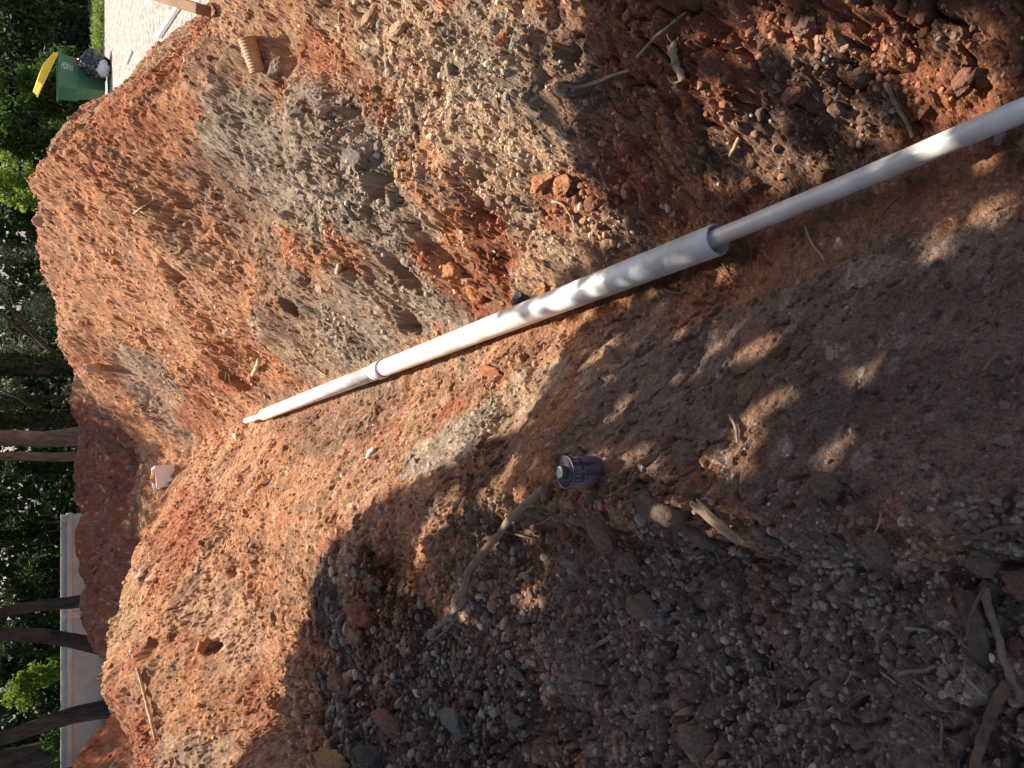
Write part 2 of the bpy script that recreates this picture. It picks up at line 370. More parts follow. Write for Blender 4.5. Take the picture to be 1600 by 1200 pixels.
# ------------------------------------------------------------------ the dug soil: fine sheet in front, coarse sheet around it
ys = [.30]
while ys[-1] < 19.5: ys.append(ys[-1] + .0032 + .0021 * ys[-1])
ys = np.array(ys); NX = 770
u = np.linspace(-1, 1, NX)
def halfw(y): return .62 * (y * math.cos(PITCH) + (CAMZ - .5) * math.sin(PITCH)) + .55
X = u[None, :] * halfw(ys)[:, None]; Y = np.repeat(ys[:, None], NX, 1)
X = X.ravel().astype(np.float32); Y = Y.ravel().astype(np.float32)
Z, i1, i2, i3 = height(X, Y)
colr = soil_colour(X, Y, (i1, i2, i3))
jx = .004 * fbm(X, Y, .03, 2, 301); jy = .004 * fbm(X, Y, .03, 2, 305)
TV = np.stack([X + jx, Y + jy, Z], 1)
nr = len(ys); idx = np.arange(nr * NX).reshape(nr, NX)
F = np.stack([idx[:-1, :-1], idx[:-1, 1:], idx[1:, 1:], idx[1:, :-1]], -1).reshape(-1, 4)
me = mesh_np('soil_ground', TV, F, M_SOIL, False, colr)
tag(link(bpy.data.objects.new('soil_ground', me)), kind='structure')
print('soil rows', nr, 'tris', len(F) * 2)

gx = np.arange(-11, 9.01, .075); gy = np.arange(-3, 22.01, .075)
GXm, GYm = np.meshgrid(gx, gy); xs_, ys_ = GXm.ravel().astype(np.float32), GYm.ravel().astype(np.float32)
zz = height(xs_, ys_, False)
inside = (np.abs(xs_) < halfw(ys_) - .06) & (ys_ > .36) & (ys_ < 19.3)
zz = zz - np.where((np.abs(xs_) < halfw(ys_) + .02) & (ys_ > .2) & (ys_ < 19.6), .03, 0)
idx = np.arange(len(gx) * len(gy)).reshape(len(gy), len(gx))
F = np.stack([idx[:-1, :-1], idx[:-1, 1:], idx[1:, 1:], idx[1:, :-1]], -1).reshape(-1, 4)
F = F[~inside[F].all(1)]
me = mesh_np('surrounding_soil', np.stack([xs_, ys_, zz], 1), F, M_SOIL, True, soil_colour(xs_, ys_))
tag(link(bpy.data.objects.new('surrounding_soil', me)), kind='structure')
M_FLOOR = mat('forest_floor', (.07, .05, .03), 1, .05, nscale=2, namt=.4, bscale=8, bump=.6, bdist=.05, col2=(.05, .06, .02))
def ring_ground():
    V = []; F = []
    xs = [-250, -10.9, 8.9, 250]; yy = [-250, -2.9, 21.9, 400]
    for j in yy:
        for i in xs: V.append((i, j, GZ - .03))
    for j in range(3):
        for i in range(3):
            if i == 1 and j == 1: continue
            a = j * 4 + i; F.append((a, a + 1, a + 5, a + 4))
    b = MB(); b.add(V, F); return b
tag(ring_ground().build('forest_floor', M_FLOOR, smooth=False), kind='structure')

# ------------------------------------------------------------------ lot, grass verge
def proj(P):
    P = np.asarray(P, float); d = P - CAM; zc = d @ cF
    return 800 + FPX * (d @ cD) / zc, 600 - FPX * (d @ cX) / zc, zc
LOTZ = .53
M_LOT = mat('lot_gravel', (.40, .37, .325), 1, .1, nscale=11, namt=.55, bscale=16, bump=1.0, bdist=.06, detail=4)
lot = MB(); lot.add([(3.3, 7.0, LOTZ - .02), (40, 7.0, LOTZ - .02), (40, 22.6, LOTZ - .02), (3.3, 22.6, LOTZ - .02)], [(0, 1, 2, 3)])
tag(lot.build('gravel_lot', M_LOT, smooth=False), kind='structure')

def leaves(n, centre_fn, size, aspect=.55, flat=0.0, seed=1):
    """n leaf faces: diamond, folded along the midrib (4 verts, 2 triangles)"""
    r = np.random.default_rng(seed); C = centre_fn(r, n); n = len(C)
    a = r.normal(size=(n, 3)); a[:, 2] *= (1 - flat); a /= np.linalg.norm(a, axis=1, keepdims=True)
    b = r.normal(size=(n, 3)); b[:, 2] *= (1 - flat); b -= a * (a * b).sum(1, keepdims=True); b /= np.linalg.norm(b, axis=1, keepdims=True)
    c = np.cross(a, b); L = (size * (.6 + .8 * r.random(n)))[:, None]
    V = np.stack([C - a * L * .5, C + b * L * aspect * .5 + c * L * .08, C + a * L * .5, C - b * L * aspect * .5 + c * L * .08], 1).reshape(-1, 3)
    i = np.arange(n)[:, None] * 4
    return V, np.concatenate([i + np.array([[0, 1, 2]]), i + np.array([[0, 2, 3]])], 0)
def blob_fn(clumps):
    """clumps: list of (x,y,z,rx,ry,rz); leaves gather near the clump surfaces"""
    A = np.array(clumps, float); wgt = (A[:, 3] * A[:, 5]) ** 1.0; wgt /= wgt.sum()
    def fn(r, n):
        k = r.choice(len(A), n, p=wgt); d = r.normal(size=(n, 3)); d /= np.linalg.norm(d, axis=1, keepdims=True)
        rad = r.random(n) ** .45
        return A[k, :3] + d * A[k, 3:6] * rad[:, None] * (1 + .25 * r.normal(size=(n, 1)))
    return fn
L_DARK = leaf_mat('leaf_dark', (.025, .05, .015), (.05, .085, .022), .35)
L_MID = leaf_mat('leaf_mid', (.05, .10, .02), (.09, .15, .03), .45)
L_BRIGHT = leaf_mat('leaf_bright', (.13, .22, .03), (.22, .30, .05), .5)
L_GREY = leaf_mat('leaf_grey', (.11, .14, .08), (.24, .26, .16), .5)
L_GRASS = leaf_mat('grass', (.17, .26, .05), (.28, .36, .08), .4)
M_BARK2 = mat('pine_bark', (.24, .165, .12), .95, .1, nscale=14, namt=.5, bscale=22, bump=.9, bdist=.03, stretch=(1, 1, .25), col2=(.15, .11, .085))
M_BARK = mat('bark', (.10, .078, .062), .95, .1, nscale=14, namt=.5, bscale=22, bump=.9, bdist=.03, stretch=(1, 1, .25), col2=(.05, .042, .036))
M_TWIG = mat('twig', (.10, .08, .06), .95, .1, nscale=40, namt=.3)

def gfn(r, n):
    x = 3.2 + r.random(n) * 18; y = 22.45 + r.random(n) ** 1.5 * 1.6
    return np.stack([x, y, LOTZ + .02 + r.random(n) * .20], 1)
V, Fc = leaves(9000, gfn, .16, .25, 0, 5)
tag(link(bpy.data.objects.new('grass_verge', mesh_np('grass_verge', V, Fc, L_GRASS, False))), 'strip of lit green grass along the far edge of the gravel', 'grass', kind='stuff')

# ------------------------------------------------------------------ low wall at the back
M_WALL = mat('painted_concrete', (.44, .48, .455), .8, .3, nscale=3.5, namt=.12, bscale=60, bump=.15, bdist=.01, col2=(.38, .41, .39))
M_WALLTRIM = mat('wall_trim', (.48, .51, .48), .8, .3, nscale=6, namt=.1, bump=.1)
WY = 22.0
ztop = on_plane(104, 950, 0); zt = CAM[2] + ray(104, 950)[2] / ray(104, 950)[1] * WY
wr = empty('low_wall', (-9, WY, .45), 'low pale grey panelled wall standing behind the dirt heaps under the trees', 'wall')
x0 = -3.3
for k in range(6):
    xa = x0 - 2.42 * (k + 1); b = MB(); b.box((xa + 1.2 + 9, .0, (zt - .10) / 2 - .1), (2.38, .14, zt - .10 - .25), None); b.build('panel', M_WALL, wr, False, .01)
    b = MB(); b.box((xa + 2.40 + 9, -.012, (zt - .1) / 2 - .1), (.16, .18, zt - .10 - .25)); b.build('pilaster', M_WALLTRIM, wr, False, .012)
b = MB(); b.box((x0 - 7.26 + 9, -.02, zt - .45 - .055), (14.7, .22, .11)); b.build('coping', M_WALLTRIM, wr, False, .012)

# ------------------------------------------------------------------ trees and shrubs behind
def trunk_mesh(b, base_, top, r0, r1, seed, lean=.15, sides=14):
    rr = random.Random(seed); n = 9; pts = []; rad = []
    for i in range(n):
        t = i / (n - 1); p = Vector(base_).lerp(Vector(top), t); p.x += lean * .4 * math.sin(t * 5 + seed); p.y += lean * .3 * math.cos(t * 4 + seed * 2)
        pts.append(p); rad.append((r0 * (1 - t) + r1 * t) * (1 + .55 * math.exp(-t * n * 1.6)))
    b.tube(pts, rad, sides, wob=.07, seed=seed); return pts
def tree(px, py, ydist, wpx, lean_px, label, cname, leafm, crown=(2.6, 2.0), H=11, nl=2600, group=None, limb=None, seed=0, leaf=.2):
    """trunk whose foot is seen at (px,py) against distance ydist"""
    d = ray(px, py); p = CAM + d * (ydist / d[1]); z = GZ - .1
    zc_ = depth(p); r0 = wpx * zc_ / FPX / 2
    p1 = CAM + ray(0, py + lean_px) * (ydist / ray(0, py + lean_px)[1])
    k = (H - z) / max(.5, (p1[2] - p[2])); tx = p[0] + (p1[0] - p[0]) * k * .35
    root = empty(cname, (p[0], ydist, z), label, 'tree', group)
    b = MB(); off = Vector((p[0], ydist, z)); sx = (p1[0] - p[0]) / (p1[2] - p[2])
    foot = Vector((p[0] - sx * (p[2] - z), ydist, z)); mid = Vector((foot.x + sx * 4, ydist, z + 4)); top = Vector((mid.x + (tx - mid.x) * .3, ydist + .3, H))
    pts = [foot - off, (foot.lerp(mid, .5)) - off, mid - off, (mid.lerp(top, .5)) - off, top - off]
    fine_ = []; rad = []
    for i in range(4):
        for q in range(4):
            t = (i + q / 4) / 4; v = pts[i].lerp(pts[i + 1], q / 4); v.x += .04 * math.sin(t * 21 + seed); v.y += .04 * math.cos(t * 17 + seed); fine_.append(v); rad.append(r0 * (1 - .6 * t) * (1 + .5 * math.exp(-t * 22)))
    fine_.append(pts[-1]); rad.append(r0 * .35); b.tube(fine_, rad, 16, wob=.06, seed=seed + 3)
    rr = random.Random(seed); cl = []
    for q in range(9):
        an = q * 2.4 + rr.random(); t = .5 + .5 * q / 9; i = min(len(fine_) - 2, int(t * (len(fine_) - 1))); a0 = fine_[i]
        e = a0 + Vector((math.cos(an) * crown[0] * (.6 + .5 * rr.random()), math.sin(an) * crown[0] * (.6 + .5 * rr.random()), .5 + 1.6 * rr.random()))
        b.tube([a0, a0.lerp(e, .5) + Vector((0, 0, .25)), e], [rad[i] * .45, rad[i] * .3, rad[i] * .1], 6)
        cl.append((e.x, e.y, e.z, crown[0] * .55, crown[0] * .55, crown[1] * .5))
    b.build('trunk', M_BARK2 if cname == 'pine_tree' else M_BARK, root)
    V, Fc = leaves(nl, blob_fn(cl), leaf, .6, 0, seed + 40)
    link(bpy.data.objects.new('crown', mesh_np('crown', V, Fc, leafm, False)), root); return root
tree(116, 682, 20.5, 29, 4, 'straight brown trunk, thickest of the pair behind the trench end', 'pine_tree', L_DARK, seed=1)
tree(117, 711, 22.5, 15, 4, 'thin greyish trunk just left of the straight brown trunk', 'pine_tree', L_DARK, seed=2)
tree(122, 938, 20.0, 19, 22, 'slim leaning trunk in front of the grey wall, right of the forked pair', 'leaning_tree', L_DARK, seed=3)
tree(125, 1004, 18.5, 24, -16, 'dark bent trunk rising beside the small pipe end and the wall', 'leaning_tree', L_DARK, seed=4)
tree(150, 1112, 17.5, 26, 38, 'dark leaning trunk crossing the brightest stretch of grey wall', 'leaning_tree', L_DARK, seed=5)
tree(110, 1168, 24.5, 44, 22, 'broad dark furrowed trunk at the far left edge behind the wall', 'old_tree', L_DARK, seed=6, crown=(3.2, 2.4))
tree(112, 572, 24, 26, 6, 'dark ivy-wrapped trunk behind the round stub of pipe', 'ivy_tree', L_DARK, seed=7)
tree(116, 654, 23.5, 20, 4, 'dark ivy-wrapped trunk immediately right of the straight brown trunk', 'ivy_tree', L_DARK, seed=8)

def ivy(px, py, ydist, wpx, label):
    d = ray(px, py); p = CAM + d * (ydist / d[1]); w_ = wpx * depth(p) / FPX
    def fn(r, n):
        an = r.random(n) * 6.283; q = w_ * .5 * (.75 + .45 * r.random(n)); z = GZ - .05 + r.random(n) * 4.2
        return np.stack([p[0] + np.cos(an) * q, ydist + np.sin(an) * q, z], 1)
    V, Fc = leaves(2600, fn, .09, .8, 0, int(py)); o = link(bpy.data.objects.new('ivy', mesh_np('ivy', V, Fc, L_DARK, False))); tag(o, label, 'ivy')
ivy(112, 572, 24, 34, 'dense dark ivy sleeve on the trunk behind the pipe stub')
ivy(116, 654, 23.5, 24, 'dense dark ivy sleeve on the trunk beside the straight brown trunk')

def shrub(px_top, py0, py1, ydist, label, leafm, n, leaf, seed, name='shrub', cat='shrub', zlow=None, stems=5, spread=1.0, aspect=.55):
    """a shrub that fills the view between picture rows py0..py1 up to column px_top at distance ydist"""
    a = CAM + ray(max(px_top, -60), py0) * (ydist / ray(max(px_top, -60), py0)[1]); c = CAM + ray(max(px_top, -60), py1) * (ydist / ray(max(px_top, -60), py1)[1])
    xa, xb = min(a[0], c[0]), max(a[0], c[0]); zt_ = a[2]; z0 = GZ - .05
    cx_ = (xa + xb) / 2; root = empty(name, (cx_, ydist, z0), label, cat)
    rr = random.Random(seed); cl = []; W_ = (xb - xa) / 2; Hh = zt_ - z0
    for q in range(16):
        cx2 = (rr.random() * 2 - 1) * W_ * .8; cz = (zlow or .15) * Hh + rr.random() * Hh * (.95 - (zlow or .15)); r_ = W_ * (.22 + .3 * rr.random()) 
        cl.append((cx2, (rr.random() - .5) * W_ * spread, cz, r_, r_, min(r_, Hh * .35)))
    V, Fc = leaves(n, blob_fn(cl), leaf, aspect, 0, seed)
    V[:, 2] = np.maximum(V[:, 2], .02)
    link(bpy.data.objects.new('foliage', mesh_np('foliage', V, Fc, leafm, False)), root)
    b = MB()
    for q in range(stems):
        c_ = cl[q]; b.tube([((rr.random() - .5) * .2 * W_, (rr.random() - .5) * .2, -.05), (c_[0] * .5, c_[1] * .5, c_[2] * .5), (c_[0], c_[1], c_[2])], [.035, .025, .01], 6)
    b.build('stem', M_TWIG, root); return root
shrub(-40, -30, 70, 25.5, 'dark leafy thicket right of the wheeled bin, above the grass', L_DARK, 5200, .15, 61, zlow=.05)
shrub(-40, 60, 160, 25.0, 'mid-green long-leaved shrub behind the yellow bin lid', L_MID, 5200, .20, 62, aspect=.3)
shrub(-40, 150, 240, 25.5, 'mid-green long-leaved shrub left of the wheeled bin', L_MID, 4600, .20, 63, aspect=.3)
shrub(-40, 30, 200, 28.5, 'dark shrub mass deep behind the wheeled bin', L_DARK, 6500, .18, 64)
shrub(-20, 228, 318, 24.0, 'sunlit yellow-green shrub above the peak of the right heap', L_BRIGHT, 2600, .13, 65)
shrub(-40, 305, 375, 25.5, 'dark glossy shrub just left of the sunlit yellow-green shrub', L_DARK, 3600, .13, 66)
shrub(-40, 372, 470, 27.5, 'grey-green wispy shrub behind the notch in the right heap', L_GREY, 4200, .09, 67, aspect=.25)
shrub(-40, 455, 560, 27.0, 'grey-green wispy shrub with dark slanting stems, right of the ivy trunk', L_GREY, 4200, .09, 68, aspect=.25)
shrub(-40, 586, 648, 26.0, 'pale olive shrub between the two ivy-wrapped trunks', L_GREY, 4200, .10, 69)
shrub(-40, 715, 800, 25.5, 'dark speckled shrub left of the thin greyish trunk', L_DARK, 4200, .12, 70)
shrub(-40, 790, 880, 26.0, 'dark shrub above the right end of the grey wall', L_DARK, 4200, .14, 71)
shrub(-40, 870, 960, 26.0, 'dark shrub above the wall, right of the slim leaning trunk', L_DARK, 4200, .14, 72)
shrub(-40, 950, 1040, 25.0, 'dark shrub above the wall, between the two leaning trunks', L_DARK, 3600, .14, 73)
shrub(8, 1034, 1102, 24.0, 'bright green sunlit shrub over the wall, right of the crossing trunk', L_BRIGHT, 1500, .13, 74, zlow=.45)
shrub(-40, 1030, 1120, 27.0, 'dark shrub mass behind the bright green shrub over the wall', L_DARK, 4200, .15, 75)
shrub(-40, 1120, 1230, 27.0, 'dark shrub at the far left edge, behind the broad furrowed trunk', L_DARK, 4200, .15, 76)
shrub(70, 1150, 1210, 23.4, 'small mid-green shrub at the far left edge over the wall', L_MID, 1200, .11, 77)
# slanting bare stems of the wispy shrubs
def bare_stem(pp, ydist, rpx, label, group=None, name='bare_stem', seed=0):
    pts = []
    for px, py in pp:
        d = ray(px, py); pts.append(Vector(CAM + d * (ydist / d[1])))
    pts[-1].z = min(pts[-1].z, GZ - .05) if pts[-1].z < 1.2 else pts[-1].z
    r_ = rpx * depth(pts[0]) / FPX; b = MB(); n = len(pts)
    b.tube(pts, [r_ * (.45 + .55 * i / (n - 1)) for i in range(n)], 7, wob=.1, seed=seed); o = b.build(name, M_TWIG); tag(o, label, 'stem', group); return o
bare_stem([(-30, 430), (0, 462), (30, 498), (60, 530), (90, 556), (160, 600)], 26.2, 5, 'long dark bare stem slanting through the wispy grey-green shrubs')
bare_stem([(-30, 470), (0, 490), (40, 520), (80, 548), (160, 590)], 26.4, 4, 'second dark bare stem slanting lower through the wispy shrubs')
bare_stem([(-20, 600), (30, 622), (55, 640), (160, 650)], 25.2, 3, 'thin bare stem in front of the pale olive shrub')

# woods beyond, one dark mass
def wfn(r, n):
    x = -34 + r.random(n) * 72; y = 30 + r.random(n) * 12; z = .4 + r.random(n) ** 1.1 * 11
    k = fbm(x.astype(np.float32), (z * 1.3 + y * .7).astype(np.float32), 2.2, 3, 401) > -.46
    return np.stack([x, y, z], 1)[k]
V, Fc = leaves(78000, wfn, .40, .7, 0, 77)
tag(link(bpy.data.objects.new('distant_woods', mesh_np('distant_woods', V, Fc, L_DARK, False))), 'dark mass of woods filling the far background', 'woods', kind='stuff')

# ------------------------------------------------------------------ overhanging trees that shade the near ground (crowns above the frame)
SHADE = [  # photo outline of the shaded ground (pixels)
    (1700, -60), (1010, -60), (930, 60), (905, 170), (960, 260), (1040, 300), (1010, 380), (930, 430), (800, 470), (900, 520), (860, 600), (830, 680), (740, 700), (640, 760), (520, 850), (480, 930), (455, 1010), (440, 1100), (470, 1280), (1700, 1280)]
LIT = [  # light flecks inside the shade: px, py, radius px
    (1190, 545, 26), (1200, 490, 14), (1300, 410, 16), (1345, 585, 20), (1180, 690, 24), (1160, 725, 22), (1550, 330, 24), (1480, 385, 20), (1200, 640, 20), (985, 640, 30), (940, 720, 20), (920, 560, 26), (960, 540, 16),
    (1120, 808, 30), (1030, 735, 18), (1000, 720, 16), (760, 790, 30), (690, 800, 40), (820, 830, 20), (840, 940, 16), (655, 860, 26), (725, 955, 20), (850, 880, 10), (640, 900, 16),
    (1380, 205, 9), (1480, 195, 22), (1060, 60, 8), (1160, 60, 26), (1200, 30, 20), (1280, 100, 26), (1140, 200, 26), (1170, 260, 22), (1250, 230, 18), (1340, 70, 14), (1450, 110, 26), (1540, 130, 26), (1560, 40, 22), (1400, 60, 14), (1075, 125, 12),
    (880, 500, 14), (850, 450, 20), (1000, 440, 10), (1040, 420, 9), (930, 475, 8), (1230, 455, 8), (1310, 560, 12)]
_rl = random.Random(21)
for (x0_, y0_, x1_, y1_, cnt_, r0_, r1_) in ((900, 480, 1330, 740, 20, 6, 15), (960, 20, 1590, 290, 34, 7, 20), (620, 730, 900, 960, 20, 6, 15), (960, 660, 1230, 860, 8, 5, 12), (830, 440, 1120, 520, 8, 6, 14)):
    for _ in range(cnt_): LIT.append((_rl.uniform(x0_, x1_), _rl.uniform(y0_, y1_), _rl.uniform(r0_, r1_)))
def poly_in(px, py, poly):
    ins = np.zeros(px.shape, bool); n = len(poly)
    for i in range(n):
        x1, y1 = poly[i]; x2, y2 = poly[(i + 1) % n]
        c = ((y1 > py) != (y2 > py)) & (px < (x2 - x1) * (py - y1) / (y2 - y1 + 1e-9) + x1); ins ^= c
    return ins
SG = np.array([at(*p) if (0 <= p[0] <= 1600 and 0 <= p[1] <= 1200) else on_plane(p[0], p[1], GZ) for p in SHADE])
# outline, carried on to the sides and behind the camera
SGW = [tuple(p[:2]) for p in SG]
def to_sun_plane(P):       # coordinates across the sun's rays
    ex = np.array([math.cos(SUN_AZ), -math.sin(SUN_AZ), 0]); ey = np.cross(sunv, ex); return P @ ex, P @ ey
poly_s = [tuple(map(float, to_sun_plane(np.asarray(p)))) for p in SG]
ax_, ay_ = zip(*poly_s); pc = (np.mean(ax_), np.mean(ay_))
LITW = []
for px, py, r_ in LIT + [(1060, 408, -17), (1036, 400, -8), (1000, 425, -10), (960, 442, -17), (925, 460, -14), (890, 472, -20), (860, 487, -12), (1480, 215, -20)]:
    p = at(px, py) if r_ > 0 else on_plane(px, py, .11); r_ = abs(r_); q = to_sun_plane(p); LITW.append((q[0], q[1], r_ * depth(p) / FPX))
def shade_crown(r, n):
    hh = 3.7 + r.random(n) * 1.9                       # height of a leaf along the tree
    gx_ = -5 + r.random(n) * 9.5; gy_ = -3.5 + r.random(n) * 11.0; g0 = np.stack([gx_, gy_, np.full(n, .5)], 1)
    P = g0 + sunv[None] * (hh / sunv[2])[:, None]
    sx, sy = to_sun_plane(P); wob_ = .10
    sx2 = sx + wob_ * fbm(sx.astype(np.float32), sy.astype(np.float32), .5, 3, 501); sy2 = sy + wob_ * fbm(sx.astype(np.float32), sy.astype(np.float32), .5, 3, 505)
    keep = poly_in(sx2, sy2, SUNPOLY)
    for lx, ly, lr in LITW: keep &= ((sx2 - lx) ** 2 + ((sy2 - ly) * 1.0) ** 2) > (lr * .95 + .027) ** 2
    return P[keep]
# the polygon is stretched outwards where the photo ends so that the shade does not stop at the frame
SUNPOLY = list(poly_s)
far_pts = [to_sun_plane(np.array(q)) for q in ((3.2, -2.5, .5), (3.2, 1.6, 1.0))]
far_l = [to_sun_plane(np.array(q)) for q in ((-4.6, 6.4, .7), (-4.6, -2.5, .5))]
mid_pts = poly_s[2:-2]
SUNPOLY = [tuple(map(float, q)) for q in far_pts] + mid_pts + [tuple(map(float, q)) for q in far_l]
st = empty('shade_tree', (5.6, 4.3, GZ - .1), 'tall broadleaf tree outside the right edge whose crown shades the foreground', 'tree')
b = MB(); o_ = Vector((5.6, 4.3, GZ - .1))
b.tube([(0, 0, 0), (-.15, 0, 1.5), (-.1, .05, 3.5), (-.5, -.1, 4.4), (-1.0, -.2, 5.6)], [.42, .30, .26, .2, .1], 16, wob=.05, seed=3)
for e in ((-4.2, -.4, 4.9), (-2.8, -.9, 5.2), (-5.6, .6, 4.8), (-3, -2.4, 4.7), (-6.4, 1.4, 4.7), (-5.6, -1.6, 4.6)):
    b.tube([(-.35, -.07, 3.7), (e[0] * .5, e[1] * .5 - .3, 4.4), e], [.11, .06, .02], 8, wob=.05, seed=5)
b.build('trunk', M_BARK, st)
V, Fc = leaves(190000, shade_crown, .145, .7, .2, 91)
print('shade leaves', len(Fc) // 2)
V = V - np.array(o_)[None]
link(bpy.data.objects.new('crown', mesh_np('crown', V, Fc, L_MID, False)), st)
# second one: shades the far left heaps
st2 = empty('shade_tree', (-9.5, 21.0, GZ - .1), 'tall broadleaf tree beyond the left edge whose crown shades the far heaps', 'tree')
b = MB(); b.tube([(0, 0, 0), (.1, 0, 2), (.3, 0, 5), (1.0, .2, 9)], [.4, .3, .24, .1], 14, wob=.05, seed=9)
for e in ((4.5, 2, 8.5), (3, -1, 8.0), (6.5, 1, 9), (1, 2, 9.5)): b.tube([(.3, 0, 5), (e[0] * .5, e[1] * .5, 6.8), e], [.14, .09, .03], 8)
b.build('trunk', M_BARK, st2)
def crown2(r, n):
    hh = 6.0 + r.random(n) * 3.0; gx_ = -9 + r.random(n) * 8.6; gy_ = 8.5 + r.random(n) * 11.5
    k = ((gy_ > 11.5) & (gy_ > 14.0 - .25 * (gx_ + 1) + .6 * fbm(gx_.astype(np.float32), gy_.astype(np.float32), 1.2, 3, 511))) | ((gx_ < -4.15) & (gy_ > 8.7))
    g0 = np.stack([gx_, gy_, np.full(n, 1.0)], 1)[k]; return g0 + sunv[None] * (hh[k] / sunv[2])[:, None]
V, Fc = leaves(24000, crown2, .18, .7, .2, 92); V = V - np.array((-9.5, 21.0, GZ - .1))[None]
link(bpy.data.objects.new('crown', mesh_np('crown', V, Fc, L_MID, False)), st2)


# ------------------------------------------------------------------ pipes
M_PVC = mat('white_pvc', (.86, .85, .79), .36, .45, nscale=22, namt=.05, bscale=40, bump=.03, bdist=.002, col2=(.68, .62, .54))
M_PVCIN = mat('pvc_cut_end', (.50, .48, .44), .7, .3, nscale=20, namt=.15, bump=.05)
M_PURPLE = mat('purple_primer', (.10, .05, .20), .6, .3, nscale=60, namt=.4, bump=.02)
M_PRINT = mat('pipe_print', (.38, .38, .40), .7, .2, nscale=50, namt=.2, bump=0)
def axis_matrix(p, d):
    q = Vector(d).to_track_quat('Z', 'Y'); return Matrix.Translation(Vector(p)) @ q.to_matrix().to_4x4()
OD, ID = .0575, .0515
mo = Vector(P_mouth); fa = Vector(P_far); ax = (fa - mo).normalized(); Ltot = (fa - mo).length
jp = at_joint = on_plane(598, 581, PZ); Lj = (Vector(jp) - mo).dot(ax)
sl_root = empty('sleeve_pipe', tuple(mo), 'wide white plastic sleeve pipe lying along the trench floor', 'pipe')
Mx = axis_matrix((0, 0, 0), ax)
b = MB(); b.lathe([(ID, 0), (OD - .002, 0), (OD, .003), (OD, Lj + .11), (OD - .001, Lj + .112)] + [(ID, Lj + .112)], 40, Mx, close=True); pn = b.build('near_pipe_length', M_PVC, sl_root)
pn.data.materials.append(M_PVCIN)
for p in pn.data.polygons:
    if p.index < 40: p.material_index = 1
for p in pn.data.polygons:
    i = p.index // 40
    if i == 0 or i == 5 or i == 4: p.material_index = 1; p.use_smooth = (i == 5)
b = MB(); b.lathe([(OD + .001, Lj - .015), (OD + .0075, Lj - .012), (OD + .0080, Lj + .085), (OD + .0065, Lj + .10), (OD + .0015, Lj + .14)], 40, Mx); b.build('bell_joint', M_PVC, sl_root)
b = MB(); b.lathe([(ID, Lj + .115), (OD + .0006, Lj + .115), (OD + .0006, Ltot - .003), (OD - .002, Ltot), (ID, Ltot)], 40, Mx, close=True); b.build('far_pipe_length', M_PVC, sl_root)
b = MB(); b.lathe([(OD + .0004, Lj - .050), (OD + .0012, Lj - .049), (OD + .0012, Lj - .018), (OD + .0004, Lj - .017)], 40, Mx)
o = b.build('primer_ring', M_PURPLE, sl_root); o['label'] = 'thin purple ring of primer round the joint'
b = MB(); b.lathe([(OD + .0076, Lj + .075), (OD + .0088, Lj + .077), (OD + .0088, Lj + .083), (OD + .0076, Lj + .085)], 40, Mx); b.build('primer_line', M_PURPLE, sl_root)
# hand-drawn purple stroke on the far length
def on_pipe(a_deg, l, r=OD + .0016):
    an = R(a_deg); return Mx @ Vector((r * math.cos(an), r * math.sin(an), l))
def find_angle(px, py):
    best = None
    for a_ in range(0, 360, 3):
        for l in np.linspace(Lj - .2, Ltot, 160):
            P = np.array(on_pipe(a_, l)) + np.array(mo); n_ = P - (np.array(mo) + np.array(ax) * l)
            if n_ @ (CAM - P) < 0: continue
            q = proj(P); e_ = (q[0] - px) ** 2 + (q[1] - py) ** 2
            if best is None or e_ < best[0]: best = (e_, a_, l)
    return best[1], best[2]
stroke = [(573, 592), (575, 596), (580, 594), (585, 591), (589, 592)]
al = [find_angle(*q) for q in stroke]
b = MB(); b.tube([on_pipe(a_, l, OD + .0010) for a_, l in al], [.0035, .004, .0035, .0035, .004], 6); b.build('primer_stroke', M_PURPLE, sl_root)
# printed line along the near length (too small to read in the photo: dashes of varied length)
rr = random.Random(4); b = MB(); l = .25
while l < Lj - .3:
    dl = .012 + rr.random() * .03
    V = [on_pipe(a_, q, OD + .0006) for q in (l, l + dl) for a_ in (148, 151)]; b.add(V, [(0, 1, 3, 2)]); l += dl + .008 + rr.random() * .012 + (.25 if rr.random() < .12 else 0)
b.build('printed_line', M_PRINT, sl_root, False)['kind'] = 'stuff'
# inner thin pipe
tp_root = empty('thin_pipe', tuple(mo), 'long thin white plastic pipe running through the wide sleeve', 'pipe')
pf = Vector(on_plane(384, 657.5, .05)); pm = mo + Vector((.006, 0, .006)); pn_ = Vector(on_plane(1600, 172, .085)); pe = pn_ + (pn_ - pm) * .6
pe.z = .075
def smooth_line(P, n):
    out = []
    for i in range(len(P) - 1):
        p0 = P[max(i - 1, 0)]; p1 = P[i]; p2 = P[i + 1]; p3 = P[min(i + 2, len(P) - 1)]
        for k in range(n):
            t = k / n; out.append(.5 * ((2 * p1) + (p2 - p0) * t + (2 * p0 - 5 * p1 + 4 * p2 - p3) * t * t + (3 * p1 - p0 - 3 * p2 + p3) * t ** 3))
    out.append(P[-1]); return out
line = smooth_line([pf - mo, fa + Vector((0, 0, -.004)) - mo, (fa + mo) / 2 - mo, pm - mo, pn_ - mo, pe - mo], 10)
b = MB(); b.tube(line, [.030] * len(line), 32); b.build('pipe_wall', M_PVC, tp_root)
c_ = MB(); c_.tube([line[0] - (line[1] - line[0]).normalized() * .0005, line[0] + (line[1] - line[0]).normalized() * .012], [.0305, .0305], 32); c_.build('pipe_rim', M_PVC, tp_root)

